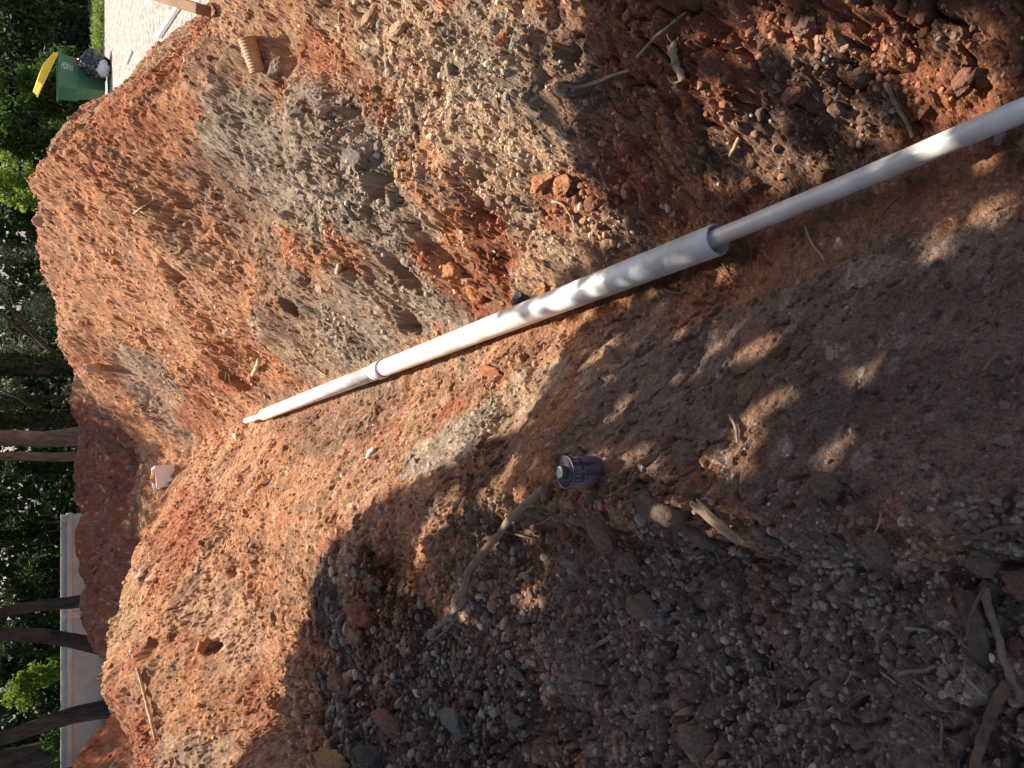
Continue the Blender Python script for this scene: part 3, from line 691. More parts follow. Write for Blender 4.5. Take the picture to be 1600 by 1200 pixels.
# ------------------------------------------------------------------ purple-stained primer can
M_CAN = mat('stained_can', (.27, .195, .17), .42, .5, nscale=26, namt=.55, bscale=80, bump=.12, bdist=.003, col2=(.10, .065, .11), stretch=(1, 1, .35))
M_CANTOP = mat('can_top', (.14, .105, .10), .35, .5, nscale=22, namt=.5, bscale=50, bump=.1, bdist=.003)
M_RIM = mat('can_rim', (.17, .14, .18), .3, .6, nscale=30, namt=.4, bump=.05); M_RIM.node_tree.nodes['Principled BSDF'].inputs['Metallic'].default_value = .7
M_CAP = mat('can_cap', (.66, .61, .50), .55, .4, nscale=120, namt=.55, bscale=90, bump=.15, bdist=.003)
M_CAPSIDE = mat('can_cap_side', (.08, .075, .075), .6, .3, nscale=60, namt=.3, bump=.1)
M_LABEL = mat('can_label', (.30, .215, .18), .6, .3, nscale=18, namt=.5, bscale=60, bump=.1, bdist=.002, col2=(.15, .10, .125), stretch=(1, 1, .3))
M_INK = mat('label_ink', (.05, .03, .06), .6, .3, nscale=40, namt=.3, bump=0)
cp = at(938, 738); CR, CH = .052, .122
can = empty('primer_can', (cp[0], cp[1] + .025, cp[2] - .004), 'purple-stained round metal can with pale screw cap on the trench lip', 'can')
can.rotation_euler = (R(-4), R(3.5), R(20))
b = MB(); b.lathe([(CR - .002, .002), (CR - .0015, .004), (CR - .0012, .02), (CR - .0012, CH - .010), (CR - .0025, CH - .005)], 48); b.build('body', M_CAN, can)
b = MB(); b.lathe([(CR - .0008, .018), (CR - .0002, .0185), (CR - .0002, CH - .016), (CR - .0008, CH - .0155)], 48); lb = b.build('paper_label', M_LABEL, can); lb['label'] = 'torn label soaked with purple primer'
rr = random.Random(8); b = MB()
for z_, hgt, a0_, a1_ in ((.078, .012, 215, 315), (.062, .006, 225, 300), (.050, .002, 215, 310), (.045, .002, 220, 290), (.040, .002, 215, 305)):
    an = R(a0_)
    while an < R(a1_):
        da = R(1.5 + rr.random() * (7 if hgt > .004 else 5))
        if rr.random() < .6: b.add([(math.cos(q) * (CR + .0002), math.sin(q) * (CR + .0002), zz_) for q in (an, an + da) for zz_ in (z_ + rr.random() * .001, z_ + hgt)], [(0, 2, 3, 1)])
        an += da + R(1.2 + rr.random() * 3)
b.build('faded_print', M_INK, lb, False)['kind'] = 'stuff'
b = MB()
for q in range(26):
    an = R(rr.uniform(150, 380)); wd_ = R(rr.uniform(1.5, 6)); zb = CH - .012 - rr.random() ** 1.6 * .085
    b.add([(math.cos(an + f_ * wd_) * (CR + .0005), math.sin(an + f_ * wd_) * (CR + .0005), zz_) for zz_, f_ in ((CH - .008, -.5), (CH - .008, .5), (zb, .35), (zb, -.35), (zb - .004, 0))], [(0, 1, 2, 4, 3)])
b.build('primer_drips', mat('dark_drip', (.085, .05, .075), .5, .4, nscale=40, namt=.4, bump=0), can, False)['kind'] = 'stuff'
for nm, z_ in (('bottom_rim', .003), ('top_rim', CH - .003)):
    b = MB(); b.lathe([(CR - .002, z_ - .003), (CR + .0012, z_ - .002), (CR + .0014, z_ + .0015), (CR - .001, z_ + .003), (CR - .003, z_ + .001)], 48, None, True); b.build(nm, M_RIM, can)
b = MB(); b.lathe([(CR - .0025, CH - .003), (CR - .006, CH - .006), (CR - .012, CH - .0045), (.026, CH - .003), (.0225, CH - .0015), (0.0001, CH - .0015)], 48); b.build('top', M_CANTOP, can)
cap = MB(); cap.lathe([(.0215, CH - .002)] + [(.0215, CH + .012), (.0212, CH + .0165), (.0195, CH + .0185)], 40); cpo = cap.build('cap', M_CAPSIDE, can)
b = MB(); b.lathe([(.0195, CH + .0187), (.0188, CH + .0196), (.0150, CH + .0195), (.0145, CH + .0189), (.0001, CH + .0189)], 40); b.build('cap_top', M_CAP, cpo)
b = MB()
for k in range(30):
    a_ = k / 30 * 2 * math.pi; b.box((.0216, 0, CH + .006), (.0012, .0016, .011), Matrix.Rotation(a_, 4, 'Z'))
b.build('cap_knurl', M_CAPSIDE, cpo, False)
b = MB(); b.tube([(math.cos(R(a_)) * (CR + .004), math.sin(R(a_)) * (CR + .004), CH - .02 + .022 * math.sin(R((a_ - 40) * 180 / 110))) for a_ in range(40, 151, 6)], [.0012] * 19, 6); b.build('wire_bail', M_RIM, can)

# ------------------------------------------------------------------ white box corner at the far trench end
M_WHITE = mat('white_board', (.86, .87, .86), .5, .35, nscale=12, namt=.06, bump=.03)
wp = at(268, 742); zc_ = depth(wp); k_ = zc_ / FPX
wb = empty('white_box', (wp[0], wp[1], wp[2] - .10), 'white plastic box half buried in orange soil at the trench end', 'box'); wb.rotation_euler = (R(2), R(-3), R(14))
W_, D_, H_, t_ = 34 * k_, .26, .33, .02
b = MB(); b.box((0, 0, H_ / 2), (W_, t_, H_)); b.build('front_panel', M_WHITE, wb, False, .003)
b = MB(); b.box((W_ / 2 - t_ / 2, D_ / 2 + t_ / 2 + .001, H_ / 2 + .001), (t_, D_, H_)); b.build('side_panel', M_WHITE, wb, False, .003)
b = MB(); b.box((-W_ / 2 + t_ / 2, D_ / 2 + t_ / 2 + .001, H_ / 2 - .03), (t_, D_, H_ - .06)); b.build('side_panel', M_WHITE, wb, False, .003)
b = MB(); b.box((0, D_ + t_ * 1.5 + .002, H_ / 2 + .002), (W_, t_, H_)); b.build('back_panel', M_WHITE, wb, False, .003)
b = MB(); b.box((-.08, -.045, H_ * .33), (.05, .06, .16)); b.build('bracket', M_WHITE, wb, False, .003)
sb = MB(); n_ = 14; V = []; Fq = []
for j in range(n_):
    for i in range(n_):
        x_ = (-.5 + i / (n_ - 1)) * (W_ - 2.4 * t_); y_ = t_ * .6 + j / (n_ - 1) * (D_ + t_ * .3); edge = min(i, j, n_ - 1 - i, n_ - 1 - j)
        V.append((x_, y_, H_ - .10 + .028 * min(edge, 5) + .02 * rng.normal()))
for j in range(n_ - 1):
    for i in range(n_ - 1): a_ = j * n_ + i; Fq.append((a_, a_ + 1, a_ + n_ + 1, a_ + n_))
M_ORSOIL = mat('orange_soil', tuple(C_OR), 1, .05, nscale=40, namt=.35, bscale=90, bump=.9, bdist=.02)
sb.add(V, Fq); o = sb.build('soil_fill', M_ORSOIL, wb); o['label'] = 'orange soil filling the box'

# ------------------------------------------------------------------ pipe pieces in the heaps
M_BEIGE = mat('dusty_pipe', (.46, .33, .24), .85, .2, nscale=30, namt=.25, bump=.1, col2=(.42, .26, .17))
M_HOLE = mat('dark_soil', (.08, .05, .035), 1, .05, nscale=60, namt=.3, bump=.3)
def pipe_stub(p, d, L_, r_, name, label, m_=M_BEIGE, wall=.14):
    Mt = axis_matrix((0, 0, 0), d); root = empty(name, tuple(p), label, 'pipe')
    b = MB(); b.lathe([(r_ * (1 - wall), -.08), (r_, -.08), (r_, L_), (r_ * (1 - wall), L_)], 28, Mt, True); b.build('pipe_wall', m_, root)
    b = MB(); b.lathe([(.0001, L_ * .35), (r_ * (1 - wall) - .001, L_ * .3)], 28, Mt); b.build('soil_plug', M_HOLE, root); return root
p = at(161, 574); k_ = depth(p) / FPX
p[2] += .05; pipe_stub(p, (-.05, -.30, .85), 22 * k_, 6.2 * k_, 'pipe_stub', 'short dusty beige pipe stub sticking out of the far right heap')
p = at(134, 1009); k_ = depth(p) / FPX
pipe_stub(p, (.15, -.9, .25), 9 * k_, 6.0 * k_, 'pipe_stub', 'round open pipe end at the foot of the bent dark trunk', wall=.3)
# corrugated drain piece
M_CORR = mat('corrugated_plastic', (.50, .31, .19), .8, .2, nscale=16, namt=.3, bscale=40, bump=.15, col2=(.40, .18, .09))
p0 = at(398, 62); p1 = at(413, 108); k_ = depth(p0) / FPX
cr = empty('corrugated_pipe', tuple(p0), 'short tan corrugated drain pipe half sunk in the right heap', 'pipe')
d = Vector(p1) - Vector(p0); L_ = d.length * 1.15; Mt = axis_matrix((0, 0, .95 * 13 * k_), d); prof = []
rC = 14 * k_; n = 60
for i in range(n + 1): prof.append((rC * (1 - .12 * (i / n)) * (1 + .045 * math.sin(i / n * 2 * math.pi * 11)), L_ * i / n))
prof_in = [(r_ * .86, l) for r_, l in prof[::-6]]
b = MB(); b.lathe(prof[::-1] + prof_in[::-1], 28, Mt, True); b.build('ribbed_wall', M_CORR, cr)
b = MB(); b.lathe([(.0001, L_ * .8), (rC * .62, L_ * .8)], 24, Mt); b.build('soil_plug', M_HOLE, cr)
b = MB(); b.lathe([(.0001, L_ * .1), (rC * .8, L_ * .1)], 24, Mt); b.build('soil_plug', M_ORSOIL, cr)
p = at(387, 82); k_ = depth(p) / FPX
pipe_stub(p, (-.35, -.6, .55), 6 * k_, 8 * k_, 'pipe_collar', 'pale broken pipe collar beside the corrugated drain pipe', mat('pale_pipe', (.55, .50, .42), .8, .2, bump=.1), .18)

# ------------------------------------------------------------------ lot edge: white edging, plank, bin, bags
def bar(name, pts, r_, m_, label, cat, sides=10):
    o0 = Vector(pts[0]); b = MB(); b.tube([Vector(q) - o0 for q in pts], [r_] * len(pts), sides); o = b.build(name, m_); o.location = o0; return tag(o, label, cat)
e0 = on_plane(290, -6, LOTZ); e1 = on_plane(250, 56, LOTZ)
d = Vector(e1) - Vector(e0); b = MB(); b.box((0, 0, .02), (.06, d.length, .05)); o = b.build('edging_board', M_WHITE, None, False, .004)
o.location = (Vector(e0) + Vector(e1)) / 2 + Vector((-.02, 0, .0)); o.rotation_euler = (0, 0, math.atan2(d.y, d.x) - math.pi / 2); tag(o, 'long white edging board lying along the gravel beside the orange heap', 'board')
e0 = on_plane(206, 80, LOTZ); e1 = on_plane(198, 100, LOTZ)
d = Vector(e1) - Vector(e0); b = MB(); b.box((0, 0, .01), (.05, d.length, .035)); o = b.build('edging_board', M_WHITE, None, False, .004)
o.location = (Vector(e0) + Vector(e1)) / 2; o.rotation_euler = (0, 0, math.atan2(d.y, d.x) - math.pi / 2); tag(o, 'short white offcut lying on the gravel nearer the bin', 'board')
M_PLANK = mat('brown_plank', (.25, .145, .085), .85, .2, nscale=20, namt=.25, bscale=40, bump=.2, stretch=(.2, 1, 1), col2=(.20, .11, .065))
pA = CAM + ray(318, 16) * 5.4
pA = Vector(pA); pB = Vector(CAM + ray(240, -8) * 5.9); d = pB - pA; d.normalize()
b = MB(); b.box((.75, 0, 0), (1.5, .07, .11)); o = b.build('wooden_plank', M_PLANK, None, False, .004); o.location = pA
o.rotation_euler = d.to_track_quat('X', 'Z').to_euler(); tag(o, 'brown wooden plank jutting from the heap at the top right edge', 'plank')

M_BIN = mat('green_bin_plastic', (.050, .155, .085), .5, .4, nscale=5, namt=.12, bscale=60, bump=.05, col2=(.06, .17, .095))
M_YEL = mat('yellow_lid', (.78, .54, .05), .5, .4, nscale=6, namt=.1, bump=.03)
M_BINPRINT = mat('bin_print', (.62, .68, .62), .7, .2, nscale=60, namt=.15, bump=0)
M_BLACK = mat('black_rubber', (.02, .02, .02), .7, .3, bump=.1)
bp_ = on_plane(172, 117, LOTZ); BX = float(bp_[0]); BY = 21.3
bin_ = empty('wheeled_bin', (BX, BY, LOTZ + .002), 'green wheeled rubbish bin with its yellow lid propped open', 'bin'); bin_.rotation_euler = (0, 0, R(8))
# side view faces the camera: local x = depth of the bin (hinge at +x), y = width
def taper(b, x0, x1, y0, y1, z0, X0, X1, Y0, Y1, z1):
    V = [(x0, y0, z0), (x1, y0, z0), (x1, y1, z0), (x0, y1, z0), (X0, Y0, z1), (X1, Y0, z1), (X1, Y1, z1), (X0, Y1, z1)]
    b.add(V, [(3, 2, 1, 0), (0, 1, 5, 4), (1, 2, 6, 5), (2, 3, 7, 6), (3, 0, 4, 7)])
b = MB(); taper(b, -.26, .30, -.24, .24, .06, -.36, .36, -.31, .31, .62); taper(b, -.385, .385, -.33, .33, .615, -.42, .43, -.36, .36, 1.04); b.build('body', M_BIN, bin_, False, .018)
b = MB(); b.box((0, -.352, 1.035), (.90, .03, .045)); b.box((0, .352, 1.035), (.90, .03, .045)); b.box((-.432, 0, 1.035), (.03, .70, .045)); b.box((.442, 0, 1.035), (.03, .70, .045)); b.build('rim', M_BIN, bin_, False, .006)
b = MB(); b.box((0, 0, 1.0), (.80, .66, .02)); o = b.build('contents', mat('bin_inside', (.03, .03, .03), .9, .1), bin_, False)
b = MB(); b.tube([(.50, -.30, .98), (.50, .30, .98)], [.018, .018], 10); b.build('handle', M_BIN, bin_)
for sy in (-.27, .27):
    b = MB(); b.lathe([(.05, -.03), (.12, -.03), (.125, -.02), (.125, .02), (.12, .03), (.05, .03)], 24, Matrix.Translation((.30, sy, .123)) @ Matrix.Rotation(R(90), 4, 'X'), True); wh = b.build('wheel', M_BLACK, bin_)
    b = MB(); b.lathe([(.0001, -.02), (.05, -.02), (.05, .02), (.0001, .02)], 16, Matrix.Translation((.30, sy, .123)) @ Matrix.Rotation(R(90), 4, 'X')); b.build('hub', M_BIN, wh)
lid = MB(); Ml = Matrix.Translation((.45, .02, 1.085)) @ Matrix.Rotation(R(20), 4, 'Y') @ Matrix.Rotation(R(8), 4, 'X')
V = [(0, -.37, 0), (0, .37, 0), (-.93, -.37, 0), (-.93, .37, 0), (-.04, -.35, .09), (-.04, .33, .09), (-.45, -.35, .17), (-.45, .33, .17), (-.90, -.35, .13), (-.90, .33, .13)]
lid.add([Ml @ Vector(v) for v in V], [(0, 4, 5, 1), (4, 6, 7, 5), (6, 8, 9, 7), (8, 2, 3, 9), (0, 2, 8, 6, 4), (1, 5, 7, 9, 3), (0, 1, 3, 2)]); lo = lid.build('lid', M_YEL, bin_, False, .012)
b = MB(); b.box((-.47, -.378, .012), (.94, .02, .035), Ml); b.box((-.94, 0, .012), (.02, .75, .035), Ml); b.build('lid_flange', M_YEL, lo, False, .004)
# recycling emblem on the side: ring, three bent arrows, an underline and a short line of lettering
def side_pt(u_, v_): # panel on the -y face between z .62 and 1.04
    t = (v_ - .615) / .425; return Vector((u_, -.33 - .03 * t - .0035, v_))
b = MB(); cu, cv = .13, .90
def arc(rad, a0, a1, wd, n=20):
    V = []; Fq = []
    for i in range(n + 1):
        a_ = R(a0 + (a1 - a0) * i / n)
        V += [side_pt(cu + math.cos(a_) * (rad - wd / 2), cv + math.sin(a_) * (rad - wd / 2)), side_pt(cu + math.cos(a_) * (rad + wd / 2), cv + math.sin(a_) * (rad + wd / 2))]
    for i in range(n): Fq.append((2 * i, 2 * i + 1, 2 * i + 3, 2 * i + 2))
    b.add(V, Fq)
arc(.078, 0, 360, .010, 32)
for k in range(3):
    a0 = 90 + k * 120; arc(.042, a0 - 50, a0 + 20, .016, 10)
    a_ = R(a0 - 50); tip = R(a0 - 85)
    b.add([side_pt(cu + math.cos(a_) * .026, cv + math.sin(a_) * .026), side_pt(cu + math.cos(a_) * .060, cv + math.sin(a_) * .060), side_pt(cu + math.cos(tip) * .042, cv + math.sin(tip) * .042)], [(0, 1, 2)])
b.add([side_pt(.03, .795), side_pt(.21, .795), side_pt(.21, .803), side_pt(.03, .803)], [(0, 1, 2, 3)])
for i in range(5):
    if i == 2: continue
    x_ = .05 + i * .025; b.add([side_pt(x_, .745), side_pt(x_ + .010, .745), side_pt(x_ + .010, .782), side_pt(x_, .782)], [(0, 1, 2, 3)]); b.add([side_pt(x_, .745), side_pt(x_ + .020, .745), side_pt(x_ + .020, .753), side_pt(x_, .753)], [(0, 1, 2, 3)])
o = b.build('recycling_emblem', M_BINPRINT, bin_, False); o['label'] = 'pale ring with three chasing arrows over a line of lettering'

def bag(name, c, size, m_, label, seed, knot=True, knot_m=None):
    root = empty(name, (c[0], c[1], c[2]), label, 'bag')
    import bmesh
    bm = bmesh.new(); bmesh.ops.create_icosphere(bm, subdivisions=5, radius=1)
    P = np.array([v.co[:] for v in bm.verts], np.float32)
    n1 = fbm(P[:, 0] * 1.2 + seed, P[:, 2] + P[:, 1] * .9, .5, 4, seed, .6); n2 = np.abs(fbm(P[:, 0] + P[:, 1] * 1.3, P[:, 2] * .8 - P[:, 1], .22, 3, seed + 9, .6))
    f = 1 + .28 * n1 - .22 * n2
    for v, q in zip(bm.verts, f):
        p = v.co * float(q); z_ = p.z; sq = 1 - .35 * max(0, z_) ** 2
        v.co = (p.x * size[0] * sq, p.y * size[1] * sq, max(-.93, z_) * size[2] + size[2] * .93)
    me = bpy.data.meshes.new('bag_body'); bm.to_mesh(me); bm.free(); me.materials.append(m_); me.polygons.foreach_set('use_smooth', [True] * len(me.polygons))
    link(bpy.data.objects.new('bag_body', me), root)
    if knot:
        b = MB(); zt_ = size[2] * 1.8; b.tube([(0, 0, zt_ - .06), (.02, 0, zt_ + .02), (-.02, .01, zt_ + .06), (.03, 0, zt_ + .10)], [.05, .03, .03, .012], 8, wob=.3, seed=seed); b.build('tied_neck', m_, root)
        if knot_m: b = MB(); b.tube([(-.03, -.03, zt_ + .05), (.04, -.04, zt_ + .09), (.0, -.03, zt_ + .12), (-.04, -.02, zt_ + .08)], [.015] * 4, 6); b.build('drawstring', knot_m, root)
    return root
M_BAGK = mat('black_bag', (.018, .018, .021), .16, .8, nscale=8, namt=.2, bscale=10, bump=.25, bdist=.03)
M_BAGW = mat('white_bag', (.72, .71, .70), .4, .4, nscale=8, namt=.1, bscale=16, bump=.4, bdist=.03)
bb = on_plane(171, 107, LOTZ)
bag('rubbish_bag', (float(bb[0]) + .05, 20.75, LOTZ - .01), (.33, .30, .34), M_BAGK, 'shiny black rubbish bag leaning against the green bin', 31, True, mat('red_tie', (.5, .03, .03), .5, .3))
bb = on_plane(165, 137, LOTZ)
bag('carrier_bag', (float(bb[0]) - .0, 20.55, LOTZ - .01), (.20, .18, .16), M_BAGW, 'small white plastic bag at the foot of the green bin', 37)

# ------------------------------------------------------------------ stones and clods
import bmesh
def tri_noise(P, sc_, oc, seed):
    q = P.astype(np.float32); return (fbm(q[:, 0], q[:, 1] + seed, sc_, oc, seed, .6) + fbm(q[:, 1], q[:, 2] + seed, sc_, oc, seed + 11, .6) + fbm(q[:, 2], q[:, 0] + seed, sc_, oc, seed + 23, .6)) / 1.7
def rock_proto(sub, seed, cuts=7, rough_=.08):
    bm = bmesh.new(); bmesh.ops.create_icosphere(bm, subdivisions=sub, radius=1)
    P = np.array([v.co[:] for v in bm.verts]); Fi = np.array([[v.index for v in f.verts] for f in bm.faces]); bm.free()
    r = np.random.default_rng(seed)
    for k in range(cuts):
        n = r.normal(size=3); n /= np.linalg.norm(n); d = .50 + .35 * r.random(); q = P @ n
        P = P - n[None] * np.maximum(0, q - d)[:, None] * .95
    if rough_:
        f = 1 + rough_ * tri_noise(P, .6, 4, seed) * 2.4
        P = P * f[:, None]
    P *= np.array([1, .72 + .2 * r.random(), .55 + .25 * r.random()])[None]
    return P, Fi
tiny = [rock_proto(1, 700 + k, 4, 0) for k in range(10)]; med = [rock_proto(2, 720 + k, 7, .06) for k in range(10)]
def rand_rot(r, n):
    q = r.normal(size=(n, 4)); q /= np.linalg.norm(q, axis=1, keepdims=True); w_, x, y, z = q.T
    return np.stack([np.stack([1 - 2 * (y * y + z * z), 2 * (x * y - z * w_), 2 * (x * z + y * w_)], -1), np.stack([2 * (x * y + z * w_), 1 - 2 * (x * x + z * z), 2 * (y * z - x * w_)], -1), np.stack([2 * (x * z - y * w_), 2 * (y * z + x * w_), 1 - 2 * (x * x + y * y)], -1)], 1)
cand = rng.choice(len(TV), 230000, replace=False)
P = TV[cand]; zc_ = (P - CAM) @ cF; qx, qy, _ = proj(P)
sxx = P[:, 0] - xc(P[:, 1])
gravel = ((sxx < -.86) & (P[:, 1] < 4.2)) | ((sxx < -1.1) & (P[:, 1] < 4.8))
gravel = gravel & (P[:, 2] < .72)
pebbly = (sxx > .25) & (qx > 500) & (qx < 950)
rbank = (sxx > .14) & (qx > 900); sunless = (sxx < -.3) & (qx > 480) & (qx < 860) & (qy > 860)
softm = soft_mask(P[:, 0], P[:, 1])
clump = fbm(P[:, 0], P[:, 1], .45, 3, 601)
prob = np.where(gravel, .42, np.where(rbank, .45, np.where(pebbly, .32, np.where(sunless, .15, .12)))) * (1 - .45 * softm) * np.clip(.75 + 1.5 * clump, .15, 1.6)
prob = np.where((np.abs(sxx) < .10) & (P[:, 1] < 9.3), 0, prob)
prob = np.where((qx < -20) | (qx > 1640) | (qy < -40) | (qy > 1240), prob * .2, prob)
prob = np.where((np.hypot(P[:, 0] - can.location.x, P[:, 1] - can.location.y) < .075), 0, prob)
k = rng.random(len(P)) < prob; P = P[k]; zc_ = zc_[k]; gravel = gravel[k]; pebbly = pebbly[k]; rbank = rbank[k] | sunless[k]; qx, qy, softm = qx[k], qy[k], softm[k]; cand = cand[k]
n = len(P); uu = rng.random(n); ex_ = -1.9; lo_, hi_ = np.where(rbank, 2.6, np.where(pebbly, 2.0, 1.5)), np.where(gravel, 10.5, np.where(rbank, 15, np.where(pebbly, 10.5, 7.5)))
rp = (lo_ ** ex_ + uu * (hi_ ** ex_ - lo_ ** ex_)) ** (1 / ex_)
rp = np.where(gravel, rp * 1.25, rp)
rw = np.minimum(rp * zc_ / FPX, .055)
rw = np.where(gravel & (rng.random(n) < .62), np.maximum(rw, .0055 + .0095 * rng.random(n) ** 1.6), rw)
bc = colr[cand].astype(float)
tint = rng.random(n)
sc = bc * (.72 + .6 * rng.random(n))[:, None]
greyp = np.array([.37, .275, .205]); pale = np.array([.46, .385, .30])
m1 = ((tint < .55) & gravel) | ((tint < .22) & pebbly) | (tint < .06); sc[m1] = (greyp * .5 + bc[m1] * .5) * (.55 + .7 * rng.random(m1.sum()))[:, None]
m2 = ((tint > .955) & gravel) | ((tint > .93) & pebbly) | (tint > .975); sc[m2] = pale * (.8 + .45 * rng.random(m2.sum()))[:, None]
rot = rand_rot(rng, n)
inview = (qx > 5) & (qx < 1595) & (qy > 5) & (qy < 1195); pxr = (rw / zc_) * inview
single = np.zeros(n, bool)
for msk_, cnt in ((gravel & ~rbank, 130), (rbank, 70), (pebbly & ~gravel & ~rbank, 50), (~gravel & ~pebbly & ~rbank, 50)):
    od = np.argsort(-(pxr * msk_)); single[od[:cnt]] = True
VV, FF, CC, base_i = [], [], [], 0
pick = rng.integers(0, 10, n); big = (rw / zc_ * FPX > 5.0)
for protos, msk in ((tiny, ~big & ~single), (med, big & ~single)):
    for j in range(10):
        ii = np.where(msk & (pick == j))[0]
        if not len(ii): continue
        pv, pf_ = protos[j]
        V = np.einsum('nij,vj->nvi', rot[ii], pv) * rw[ii][:, None, None]; V[:, :, 2] *= .85
        V = V + P[ii][:, None, :] + np.array([0, 0, 1])[None, None] * (rw[ii] * .10)[:, None, None]
        m_ = len(pv); FF.append((pf_[None] + (np.arange(len(ii)) * m_)[:, None, None]).reshape(-1, 3) + base_i); VV.append(V.reshape(-1, 3)); CC.append(np.repeat(sc[ii], m_, 0)); base_i += m_ * len(ii)
V = np.concatenate(VV); Fq = np.concatenate(FF)
print('stones', n, 'tris', len(Fq))
tag(link(bpy.data.objects.new('loose_stones', mesh_np('loose_stones', V, Fq, M_STONE, False, np.clip(np.concatenate(CC), .01, .7)))), 'countless small stones and crumbs scattered over the dug soil', 'stones', kind='stuff')

def objcol_mat():
    m_ = mat('clod', (.3, .2, .1), 1, .06, nscale=5, namt=.35, bscale=7, bump=1.0, bdist=.010); N = m_.node_tree.nodes; L = m_.node_tree.links
    oi = N.new('ShaderNodeObjectInfo'); sc_ = [x for x in N if x.type == 'VECT_MATH'][0]; L.new(oi.outputs['Color'], sc_.inputs[0]); return m_
M_CLOD = objcol_mat()
sm_protos = []
for j in range(10):
    pv, pf_ = rock_proto(3, 760 + j, 8, .10); sm_protos.append(mesh_np('stone', pv, pf_, M_CLOD, j % 2 == 0))
LAND = [(905, 738, 'the purple-stained can'), (950, 830, 'the wedge-shaped clod'), (1008, 940, 'the round brown clod'), (1097, 1150, 'the largest angular rock'), (720, 1118, 'the flat grey slab'), (1528, 970, 'the thick dark log'),
        (1577, 1003, 'the rust-red clod'), (1560, 1120, 'the peeling root'), (1362, 1085, 'the wavy brown twig'), (1460, 1077, 'the straight grey twig'), (1541, 1080, 'the pale straight twig'), (940, 1006, 'the grey stick'),
        (540, 1185, 'the big ochre clod'), (615, 1125, 'the reddish clod'), (1025, 1068, 'the half-buried brown rock'), (1065, 815, 'the root stump'), (1125, 815, 'the splintered wood'), (725, 955, 'the splintered branch end'), (1370, 845, 'the hanging clod'),
        (1540, 870, 'the wide clod on the lip'), (810, 60, 'the standing grey stone'), (870, 290, 'the pair of orange clods'), (430, 100, 'the corrugated pipe'), (600, 580, 'the pipe joint'), (1120, 375, 'the sleeve mouth'), (1508, 128, 'the triangular clod'),
        (1068, 100, 'the fibrous root'), (1300, 760, 'the earthy clod on the lip'), (1255, 45, 'the angular clod near the top edge'), (562, 250, 'the dark clod on the grey band'), (250, 735, 'the white box'), (235, 1100, 'the long straw stick'), (582, 708, 'the pale knobbly stone'),
        (160, 570, 'the beige pipe stub'), (570, 955, 'the dark red clod'), (1435, 981, 'the short pale twig'), (1410, 175, 'the stick above the thin pipe'), (1230, 450, 'the light flecks on the left bank'), (1177, 690, 'the big light fleck'), (410, 575, 'the wooden peg'), (590, 25, 'the long tan slab'), (240, 310, 'the thin straw'), (320, 1010, 'the orange clod on the left heap'), (800, 830, 'the long branch')]
ORD = ['', 'second ', 'third ', 'fourth ', 'fifth ', 'sixth ', 'seventh ', 'eighth ', 'ninth ', 'tenth ', 'eleventh ', 'twelfth ']
bins = {}
for i in np.where(single)[0]:
    dd = [math.hypot(qx[i] - l[0], qy[i] - l[1]) for l in LAND]; j = int(np.argmin(dd)); dx_, dy_ = qx[i] - LAND[j][0], qy[i] - LAND[j][1]
    dr = ('right of' if dx_ > 0 else 'left of') if abs(dx_) > abs(dy_) else ('below' if dy_ > 0 else 'above')
    mn = sc[i].mean(); red = sc[i][0] / max(sc[i][2], .01)
    tone = ('orange' if mn > .2 else 'reddish-brown') if red > 2.4 else ('pale grey' if mn > .26 else 'grey-brown' if mn > .15 else 'dark brown')
    kd = 'pebble' if (gravel[i] and not rbank[i]) else ('stone' if red <= 2.4 else 'clod'); bins.setdefault((tone, kd, dr, j), []).append((dd[j], i))
for (tone, kd, dr, j), L_ in bins.items():
    for q, (_, i) in enumerate(sorted(L_)):
        if q >= len(ORD): q = len(ORD) - 1
        lb_ = 'small ' + tone + ' ' + kd + ' ' + dr + ' ' + LAND[j][2] if len(L_) == 1 else ('nearest ' if q == 0 else ORD[q] + 'nearest ') + tone + ' ' + kd + ' ' + dr + ' ' + LAND[j][2]
        gp = {'pebble': 'pebbles in the shaded gravel', 'stone': 'stones lying on the dug soil', 'clod': 'clods lying on the dug soil'}[kd]
        o = bpy.data.objects.new({'pebble': 'pebble', 'stone': 'stone', 'clod': 'soil_clod'}[kd], sm_protos[pick[i]]); link(o); r_ = rw[i]
        o.location = (P[i, 0], P[i, 1], P[i, 2] + r_ * .2); o.rotation_euler = (rng.normal() * .35, rng.normal() * .35, rng.random() * 6.28); o.scale = (r_, r_, r_)
        o.color = (*np.clip(sc[i], .01, .7), 1); tag(o, lb_, kd, gp)

def key_rock(p0, p1, wpx, colour, label, cat='stone', name=None, seed=0, thick=.7, sink=.3, rough_=.13, cuts=8):
    a = Vector(at(*p0)); c = Vector(at(*p1)); k_ = depth((a + c) / 2) / FPX; d = c - a; L_ = d.length / 2; W_ = wpx * k_ / 2
    L_ = min(L_, 3.0 * W_) if wpx else L_
    pv, pf_ = rock_proto(5 if wpx > 38 else 4, 800 + seed, cuts, rough_)
    pv = pv / np.abs(pv).max(0)[None]
    f = 1 + .16 * tri_noise(pv, .35, 5, seed + 5)
    me = mesh_np(name or 'stone', pv * f[:, None], pf_, M_CLOD, wpx > 38)
    o = bpy.data.objects.new(name or ('soil_clod' if cat == 'clod' else 'stone'), me); link(o)
    n_ = Vector((0, 0, 1)); x_ = d.normalized(); y_ = n_.cross(x_).normalized(); z_ = x_.cross(y_)
    T = W_ * thick * 1.15
    o.matrix_world = Matrix.Translation((a + c) / 2 + z_ * T * (1 - 2 * sink)) @ Matrix(((x_.x, y_.x, z_.x, 0), (x_.y, y_.y, z_.y, 0), (x_.z, y_.z, z_.z, 0), (0, 0, 0, 1))) @ Matrix.Diagonal((L_, W_, T, 1))
    o.color = (*colour, 1); return tag(o, label, cat)
